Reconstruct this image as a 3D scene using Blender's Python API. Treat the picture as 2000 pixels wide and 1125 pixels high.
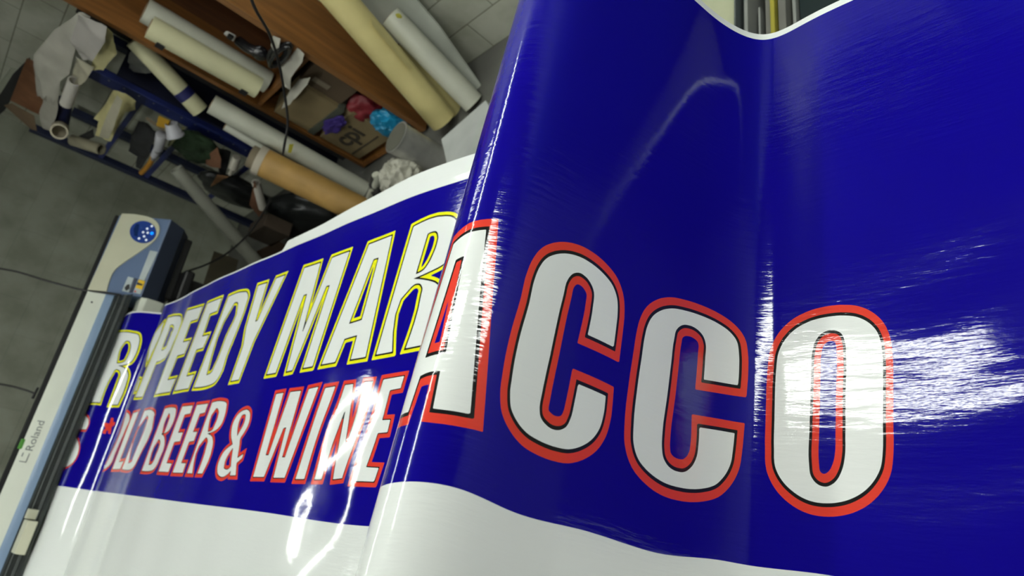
import bpy, bmesh, math, random
import numpy as np
from mathutils import Vector, Matrix, noise
random.seed(7)
for o in list(bpy.data.objects): bpy.data.objects.remove(o)
SC = bpy.context.scene
COL = SC.collection
# ------------------------------------------------------------------ camera
# columns: world X (from the printer towards the viewer), Y (towards the shelf wall), Z (up),
# each given as camera right / down / forward components
CM = np.array([[0.69079452, 0.13482281, -0.71037014],
               [-0.1934235, -0.91219859, -0.36122165],
               [-0.69669956, 0.38693222, -0.60406389]])
F = 1240.0
CAM = np.array([0.0, 0.0, 1.6])
cd = bpy.data.cameras.new('camera')
cam = bpy.data.objects.new('camera', cd)
COL.objects.link(cam)
cd.sensor_width = 36.0
cd.lens = F / 2000 * 36
cd.clip_start = 0.02
r_, d_, f_ = CM[0], CM[1], CM[2]
cam.matrix_world = Matrix(((r_[0], -d_[0], -f_[0], CAM[0]),
                           (r_[1], -d_[1], -f_[1], CAM[1]),
                           (r_[2], -d_[2], -f_[2], CAM[2]),
                           (0, 0, 0, 1)))
cd.dof.use_dof = True
cd.dof.focus_distance = .97
cd.dof.aperture_fstop = 5.2
SC.camera = cam
# ------------------------------------------------------------------ world, exposure
w = bpy.data.worlds.new('world'); SC.world = w; w.use_nodes = True
w.node_tree.nodes['Background'].inputs[0].default_value = (0.6, 0.7, 0.62, 1)
w.node_tree.nodes['Background'].inputs[1].default_value = 0.3
SC.view_settings.view_transform = 'Standard'
SC.view_settings.look = 'None'
SC.view_settings.gamma = 1
SC.view_settings.use_curve_mapping = False
SC.view_settings.exposure = 0.70

# ------------------------------------------------------------------ helpers
def P(x, y, X=None, Y=None, Z=None, D=None):
    r = CM.T @ np.array([(x - 1000) / F, (y - 562.5) / F, 1.0])
    if Y is not None: t = Y / r[1]
    elif X is not None: t = X / r[0]
    elif Z is not None: t = (Z - 1.6) / r[2]
    else: t = D
    return Vector(CAM + r * t)

MATS = {}
def mat(name, col, rough=0.6, spec=0.5, metal=0.0, noise_s=None, noise_a=0.15, bump=0.0, bump_s=60, emit=None, dirt=None):
    if name in MATS: return MATS[name]
    m = bpy.data.materials.new(name); m.use_nodes = True
    nt = m.node_tree; b = nt.nodes['Principled BSDF']
    b.inputs['Base Color'].default_value = (*col, 1)
    b.inputs['Roughness'].default_value = rough
    b.inputs['Specular IOR Level'].default_value = spec
    b.inputs['Metallic'].default_value = metal
    tc = nt.nodes.new('ShaderNodeTexCoord')
    n = nt.nodes.new('ShaderNodeTexNoise'); n.inputs['Scale'].default_value = noise_s or 6; n.inputs['Detail'].default_value = 5
    nt.links.new(tc.outputs['Object'], n.inputs['Vector'])
    rp = nt.nodes.new('ShaderNodeValToRGB')
    k = noise_a
    c2 = dirt or [c * (1 - k) for c in col]
    rp.color_ramp.elements[0].position = 0.3; rp.color_ramp.elements[1].position = 0.7
    rp.color_ramp.elements[0].color = (*c2, 1)
    rp.color_ramp.elements[1].color = (*[min(1, c * (1 + k * .5)) for c in col], 1)
    nt.links.new(n.outputs['Fac'], rp.inputs['Fac'])
    nt.links.new(rp.outputs['Color'], b.inputs['Base Color'])
    if bump:
        n2 = nt.nodes.new('ShaderNodeTexNoise'); n2.inputs['Scale'].default_value = bump_s
        nt.links.new(tc.outputs['Object'], n2.inputs['Vector'])
        bp = nt.nodes.new('ShaderNodeBump'); bp.inputs['Strength'].default_value = bump; bp.inputs['Distance'].default_value = 0.01
        nt.links.new(n2.outputs['Fac'], bp.inputs['Height']); nt.links.new(bp.outputs['Normal'], b.inputs['Normal'])
    if emit:
        b.inputs['Emission Color'].default_value = (*emit[0], 1); b.inputs['Emission Strength'].default_value = emit[1]
    MATS[name] = m
    return m

def wood(name, c1, c2, rough=0.45, axis='Z'):
    if name in MATS: return MATS[name]
    m = bpy.data.materials.new(name); m.use_nodes = True
    nt = m.node_tree; b = nt.nodes['Principled BSDF']; b.inputs['Roughness'].default_value = rough
    tc = nt.nodes.new('ShaderNodeTexCoord'); mp = nt.nodes.new('ShaderNodeMapping')
    mp.inputs['Scale'].default_value = (14, 14, 1.2) if axis == 'Z' else (1.2, 14, 14)
    n = nt.nodes.new('ShaderNodeTexNoise'); n.inputs['Scale'].default_value = 2.5; n.inputs['Detail'].default_value = 6; n.inputs['Distortion'].default_value = .6
    rp = nt.nodes.new('ShaderNodeValToRGB'); rp.color_ramp.elements[0].color = (*c1, 1); rp.color_ramp.elements[1].color = (*c2, 1)
    rp.color_ramp.elements[0].position = .35; rp.color_ramp.elements[1].position = .68
    nt.links.new(tc.outputs['Object'], mp.inputs['Vector']); nt.links.new(mp.outputs['Vector'], n.inputs['Vector'])
    nt.links.new(n.outputs['Fac'], rp.inputs['Fac']); nt.links.new(rp.outputs['Color'], b.inputs['Base Color'])
    MATS[name] = m
    return m

def block_wall(name, horiz, col, mortar, k=1.0):
    m = bpy.data.materials.new(name); m.use_nodes = True
    nt = m.node_tree; b = nt.nodes['Principled BSDF']; b.inputs['Roughness'].default_value = .75
    tc = nt.nodes.new('ShaderNodeTexCoord'); sp = nt.nodes.new('ShaderNodeSeparateXYZ'); cb = nt.nodes.new('ShaderNodeCombineXYZ')
    nt.links.new(tc.outputs['Object'], sp.inputs[0])
    nt.links.new(sp.outputs[horiz], cb.inputs['X']); nt.links.new(sp.outputs['Z'], cb.inputs['Y'])
    br = nt.nodes.new('ShaderNodeTexBrick')
    br.inputs['Scale'].default_value = 1.0; br.inputs['Brick Width'].default_value = .42 * k; br.inputs['Row Height'].default_value = .20 * k
    br.inputs['Mortar Size'].default_value = .004; br.inputs['Mortar Smooth'].default_value = .5
    br.inputs['Color1'].default_value = (*col, 1); br.inputs['Color2'].default_value = (*[c * .93 for c in col], 1)
    br.inputs['Mortar'].default_value = (*mortar, 1)
    nt.links.new(cb.outputs[0], br.inputs['Vector'])
    n = nt.nodes.new('ShaderNodeTexNoise'); n.inputs['Scale'].default_value = 5; n.inputs['Detail'].default_value = 8
    nt.links.new(tc.outputs['Object'], n.inputs['Vector'])
    rp = nt.nodes.new('ShaderNodeValToRGB'); rp.color_ramp.elements[0].color = (.78, .78, .74, 1); rp.color_ramp.elements[1].color = (1.05, 1.05, 1.05, 1)
    rp.color_ramp.elements[0].position = .35; rp.color_ramp.elements[1].position = .6
    nt.links.new(n.outputs['Fac'], rp.inputs['Fac'])
    mx = nt.nodes.new('ShaderNodeMixRGB'); mx.blend_type = 'MULTIPLY'; mx.inputs['Fac'].default_value = 1
    nt.links.new(br.outputs['Color'], mx.inputs[1]); nt.links.new(rp.outputs['Color'], mx.inputs[2])
    nt.links.new(mx.outputs[0], b.inputs['Base Color'])
    bp = nt.nodes.new('ShaderNodeBump'); bp.inputs['Strength'].default_value = .35; bp.inputs['Distance'].default_value = .004; bp.invert = True
    nt.links.new(br.outputs['Fac'], bp.inputs['Height']); nt.links.new(bp.outputs['Normal'], b.inputs['Normal'])
    return m

def tag(o, label=None, cat=None, group=None, kind=None):
    if label: o['label'] = label
    if cat: o['category'] = cat
    if group: o['group'] = group
    if kind: o['kind'] = kind
    return o

def empty(name, loc):
    o = bpy.data.objects.new(name, None); COL.objects.link(o); o.location = loc; o.empty_display_size = .05
    return o

class MB:
    """collects shapes in world coordinates, builds one mesh object"""
    def __init__(s): s.bm = bmesh.new()
    def poly(s, vs): return s.bm.faces.new([s.bm.verts.new(v) for v in vs])
    def hexa(s, b, t):
        """b, t: two matching quads"""
        n = len(b)
        vb = [s.bm.verts.new(v) for v in b]; vt = [s.bm.verts.new(v) for v in t]
        s.bm.faces.new(vb[::-1]); s.bm.faces.new(vt)
        for i in range(n): s.bm.faces.new([vb[i], vb[(i + 1) % n], vt[(i + 1) % n], vt[i]])
        return s
    def box(s, x0, x1, y0, y1, z0, z1):
        q = [(x0, y0), (x1, y0), (x1, y1), (x0, y1)]
        return s.hexa([Vector((a, b, z0)) for a, b in q], [Vector((a, b, z1)) for a, b in q])
    def prism(s, prof, y0, y1):
        """profile (x, z) pulled along Y"""
        return s.hexa([Vector((a, y0, b)) for a, b in prof], [Vector((a, y1, b)) for a, b in prof])
    def frame(s, a, b):
        d = (b - a).normalized(); u = d.cross(Vector((0, 0, 1)) if abs(d.z) < .9 else Vector((1, 0, 0))).normalized(); return d, u, d.cross(u)
    def tube(s, a, b, r, r2=None, n=24, inner=None):
        a = Vector(a); b = Vector(b); r2 = r if r2 is None else r2
        d, u, v = s.frame(a, b)
        def ring(c, rr): return [s.bm.verts.new(c + (u * math.cos(2 * math.pi * i / n) + v * math.sin(2 * math.pi * i / n)) * rr) for i in range(n)]
        A = ring(a, r); B = ring(b, r2)
        for i in range(n): s.bm.faces.new([A[i], A[(i + 1) % n], B[(i + 1) % n], B[i]])
        if inner:
            dep = min((b - a).length * .45, .12)
            for (R, c, sg, rr) in ((A, a, 1, r), (B, b, -1, r2)):
                I = ring(c, rr * inner); J = ring(c + d * dep * sg, rr * inner)
                for i in range(n):
                    s.bm.faces.new([R[i], R[(i + 1) % n], I[(i + 1) % n], I[i]]); s.bm.faces.new([I[i], I[(i + 1) % n], J[(i + 1) % n], J[i]])
                s.bm.faces.new(J)
        else:
            s.bm.faces.new(A); s.bm.faces.new(B)
        return s
    def path(s, pts, r, n=8, res=6):
        pts = [Vector(p) for p in pts]; q = []
        for i in range(len(pts) - 1):
            p0 = pts[max(i - 1, 0)]; p1 = pts[i]; p2 = pts[i + 1]; p3 = pts[min(i + 2, len(pts) - 1)]
            for k in range(res):
                t = k / res
                q.append(.5 * ((2 * p1) + (p2 - p0) * t + (2 * p0 - 5 * p1 + 4 * p2 - p3) * t * t + (3 * p1 - p0 - 3 * p2 + p3) * t ** 3))
        q.append(pts[-1]); prev = None
        for i, c in enumerate(q):
            d = (q[min(i + 1, len(q) - 1)] - q[max(i - 1, 0)]).normalized()
            u = d.cross(Vector((.3, .5, .8))).normalized(); v = d.cross(u)
            R = [s.bm.verts.new(c + (u * math.cos(2 * math.pi * k / n) + v * math.sin(2 * math.pi * k / n)) * r) for k in range(n)]
            if prev:
                for k in range(n): s.bm.faces.new([prev[k], prev[(k + 1) % n], R[(k + 1) % n], R[k]])
            else: s.bm.faces.new(R)
            prev = R
        s.bm.faces.new(prev)
        return s
    def blob(s, c, rx, ry, rz, seed=0, amp=.25, freq=3, sub=4, crease=False):
        g = bmesh.ops.create_icosphere(s.bm, subdivisions=sub, radius=1)
        for v in g['verts']:
            p = v.co.copy(); k = noise.noise(p * freq + Vector((seed, seed * .7, 0)))
            if crease: k = -abs(k) * 2 + .35 + .5 * noise.noise(p * freq * 2.3 + Vector((0, seed, 3)))
            p *= 1 + amp * k
            v.co = Vector((c[0] + p.x * rx, c[1] + p.y * ry, c[2] + p.z * rz))
        return s
    def build(s, name, m, parent=None, smooth=False, bevel=0, loc=None):
        bmesh.ops.recalc_face_normals(s.bm, faces=s.bm.faces)
        if bevel:
            es = [e for e in s.bm.edges if len(e.link_faces) == 2 and e.calc_face_angle(0) > .5]
            bmesh.ops.bevel(s.bm, geom=es, offset=bevel, segments=2, affect='EDGES', profile=.5)
        me = bpy.data.meshes.new(name)
        o = bpy.data.objects.new(name, me); COL.objects.link(o)
        if parent is not None: org = Vector(parent_origin(parent))
        elif loc is not None: org = Vector(loc)
        else:
            vs = [v.co for v in s.bm.verts]
            org = Vector(((min(v.x for v in vs) + max(v.x for v in vs)) / 2, (min(v.y for v in vs) + max(v.y for v in vs)) / 2, min(v.z for v in vs)))
        for v in s.bm.verts: v.co -= org
        s.bm.to_mesh(me); s.bm.free()
        if smooth:
            me.polygons.foreach_set('use_smooth', [True] * len(me.polygons))
            try: me.set_sharp_from_angle(angle=math.radians(40))
            except Exception: pass
        me.materials.append(m)
        if parent is not None: o.parent = parent
        else: o.location = org
        return o

def parent_origin(p):
    v = Vector(p.location)
    while p.parent is not None:
        p = p.parent; v += p.location
    return v

def crumple_sheet(name, pts, m, parent=None, thick=.003, cuts=3, amp=.012, seed=1):
    """a piece of paper or film outlined by world points, buckled and given thickness"""
    bm = bmesh.new()
    vs = [bm.verts.new(p) for p in pts]
    edges = [bm.edges.new((vs[i], vs[(i + 1) % len(vs)])) for i in range(len(vs))]
    bmesh.ops.triangle_fill(bm, edges=edges, use_beauty=True)
    bmesh.ops.subdivide_edges(bm, edges=bm.edges[:], cuts=cuts, use_grid_fill=True)
    bm.normal_update()
    for v in bm.verts:
        k = noise.noise(v.co * 9 + Vector((seed, 0, 0))) + .5 * noise.noise(v.co * 22 + Vector((0, seed, 0)))
        v.co += Vector((.2, -1, .1)) * k * amp
    r = bmesh.ops.extrude_face_region(bm, geom=bm.faces[:])
    for g in r['geom']:
        if isinstance(g, bmesh.types.BMVert): g.co += Vector((0, thick, 0))
    M = MB(); M.bm.free(); M.bm = bm
    return M.build(name, m, parent, smooth=True)

def text_mesh(txt, name, m, org, ex, ey, size, depth, parent, xs=1.0, bold=0.0):
    """lettering standing on the plane spanned by ex (reading direction) and ey (up)"""
    cu = bpy.data.curves.new(name, 'FONT'); cu.body = txt; cu.size = size; cu.extrude = depth; cu.offset = bold; cu.resolution_u = 3
    tmp = bpy.data.objects.new('tmp_text', cu)
    COL.objects.link(tmp)
    dg = bpy.context.evaluated_depsgraph_get(); me = bpy.data.meshes.new_from_object(tmp.evaluated_get(dg))
    bpy.data.objects.remove(tmp)
    ex = ex.normalized(); ey = ey.normalized(); ez = ex.cross(ey)
    me.name = name
    base = Vector(parent_origin(parent)) if parent is not None else Vector(org)
    for v in me.vertices:
        c = v.co; v.co = org + ex * c.x * xs + ey * c.y + ez * c.z - base
    me.materials.clear(); me.materials.append(m)
    o = bpy.data.objects.new(name, me); COL.objects.link(o)
    if parent is not None: o.parent = parent
    else: o.location = base
    return o

# ------------------------------------------------------------------ lights of the room, with added fill
XL, XR, YL, YR, H = -5.95, 2.6, -3.2, 2.62, 2.85
def batten(x, y, along, length, power, label, col=(.96, 1.0, .94), wide=0, skirt=False):
    root = empty('ceiling_light', (x, y, H)); tag(root, label, 'ceiling light')
    h = length / 2
    def ext(w0, z0, z1, k=0):
        if along == 'X': return (x - h + k, x + h - k, y - w0, y + w0, z0, z1)
        return (x - w0, x + w0, y - h + k, y + h - k, z0, z1)
    a = Vector((x - h + .03, y, H - .085)) if along == 'X' else Vector((x, y - h + .03, H - .085))
    b = Vector((x + h - .03, y, H - .085)) if along == 'X' else Vector((x, y + h - .03, H - .085))
    if wide:
        MB().box(*ext(wide + .012, H - .075, H - .003)).build('housing', mat('lamp_housing', (.8, .8, .78), .5), root, bevel=.004)
        MB().box(*ext(wide, H - .095, H - .076, .02)).build('diffuser', mat('tube_glow_%d_%d' % (int(power), int(col[2] * 100)), (.9, .9, .9), emit=(col, power)), root)
        return root
    MB().box(*ext(.035, H - .055, H - .002)).build('housing', mat('lamp_housing', (.8, .8, .78), .5), root, bevel=.004)
    MB().tube(a, b, .019, n=12).build('fluorescent_tube', mat('tube_glow_%d_%d' % (int(power), int(col[2] * 100)), (.9, .9, .9), emit=(col, power)), root, smooth=True)
    for e, s_ in ((a, 1), (b, -1)):
        d = (b - a).normalized() * s_
        MB().box(e.x - .014, e.x + .014, e.y - .014, e.y + .014, H - .105, H - .05).build('lamp_holder', mat('lamp_housing', (.8, .8, .78), .5), root)
    if skirt:  # flanges added to cut the lamp's light off the upper wall
        for s_ in (-1, 1):
            c0 = x + s_ * .058 if along == 'Y' else y + s_ * .058
            b_ = (c0 - .002, c0 + .002, y - h, y + h, H - .115, H - .05) if along == 'Y' else (x - h, x + h, c0 - .002, c0 + .002, H - .115, H - .05)
            MB().box(*b_).build('cutoff_skirt', mat('lamp_housing', (.8, .8, .78), .5), root)
    return root
batten(-1.35, 1.35, 'Y', 2.4, 34, 'fluorescent batten crossing the ceiling behind the raised fold of the banner')
batten(-.75, .93, 'X', 1.1, 26, 'broad ceiling light running towards the printer above the flat part of the banner', wide=.05)
batten(1.25, 1.30, 'X', 2.1, 25, 'broad ceiling light near the front of the room, shelf wall side', wide=.09)
batten(-3.95, .35, 'Y', 1.3, 40, 'fluorescent batten above the front of the large format printer', skirt=True)
batten(.9, -1.5, 'X', 1.8, 13, 'unseen fill light added over the open side of the workshop', (1, .95, .88), wide=.06)  # added fill, lifts the whites on the hanging part of the banner
batten(-3.0, -1.5, 'X', 1.8, 30, 'unseen fill light added on the open side, level with the printer', wide=.06)  # added fill for the general brightness of the room
batten(-2.2, 2.1, 'X', .9, 14, 'short unseen light added to brighten the cabinet', wide=.05)  # added to lift the brightness around the cabinet

# ------------------------------------------------------------------ room shell
concrete = mat('concrete_floor', (.115, .115, .10), .7, noise_s=3, noise_a=.35, bump=.2, bump_s=90)
def struct(name, M, m):
    o = M.build(name, m); o['kind'] = 'structure'; return o
struct('floor', MB().box(XL - .1, XR + .1, YL - .1, YR + .1, -.1, 0), concrete)
struct('ceiling', MB().box(XL - .1, XR + .1, YL - .1, YR + .1, H, H + .1), mat('ceiling_board', (.09, .09, .085), .9))
struct('wall_left', MB().box(XL - .1, XL, YL - .1, YR + .1, 0, H), block_wall('painted_block_printer_wall', 'Y', (.27, .285, .225), (.225, .24, .19), 1.25))
struct('wall_back', MB().box(XL, XR, YR, YR + .1, 0, H), block_wall('painted_block_shelf_wall', 'X', (.44, .45, .37), (.17, .17, .12)))
struct('wall_right', MB().box(XR, XR + .1, YL - .1, YR + .1, 0, H), mat('plain_paint', (.24, .24, .22), .8))
struct('wall_front', MB().box(XL, XR, YL - .1, YL, 0, H), mat('plain_paint', (.24, .24, .22), .8))

# ------------------------------------------------------------------ the printed banner
ST = [(-4.04, 0.938, 0, -0.02, 0), (-3.906, 0.947, 0.0, -0.02, 0), (-3.8, 0.94, 0.0, -0.02, 0), (-3.69, 0.885, 0, -0.02, 0), (-3.62, 0.838, 0, -0.02, 0), (-3.56, 0.842, 0, -0.02, 0), (-3.49, 0.872, 0, -0.02, 0), (-3.396, 0.873, 0, -0.02, 0), (-3.05, 0.864, 0, -0.02, 0), (-2.705, 0.855, 0, -0.02, 0), (-2.206, 0.829, 0, -0.02, 0), (-1.705, 0.802, 0, -0.02, 0), (-1.324, 0.77, -0.0, -0.02, 0), (-1.15, 0.735, -0.01, -0.01, 0), (-0.98, 0.69, -0.01, 0, 0.0), (-0.84, 0.72, -0.02, 0.01, 0.0), (-0.74, 0.84, -0.04, 0.02, 0.04), (-0.69, 1.0, -0.04, 0.02, 0.05), (-0.65, 1.09, -0.04, 0.01, 0.055), (-0.6, 1.142, -0.035, 0.012, 0.055), (-0.55, 1.15, -0.03, 0.018, 0.05), (-0.51, 1.12, -0.03, 0.0175, 0.04), (-0.49, 1.08, -0.03, 0.005, 0.025), (-0.472, 1.01, -0.025, -0.001, 0.01), (-0.45, 0.894, -0.02, -0.012, 0.002), (-0.434, 0.8, -0.012, -0.008, 0.01), (-0.401, 0.741, -0.014, -0.009, 0.028), (-0.331, 0.733, -0.02, -0.008, 0.012), (-0.249, 0.733, -0.02, -0.012, 0.002), (-0.1, 0.727, -0.02, -0.01, 0), (0.1, 0.715, -0.02, -0.01, 0), (0.6, 0.7, -0.02, -0.01, 0)]
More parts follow.
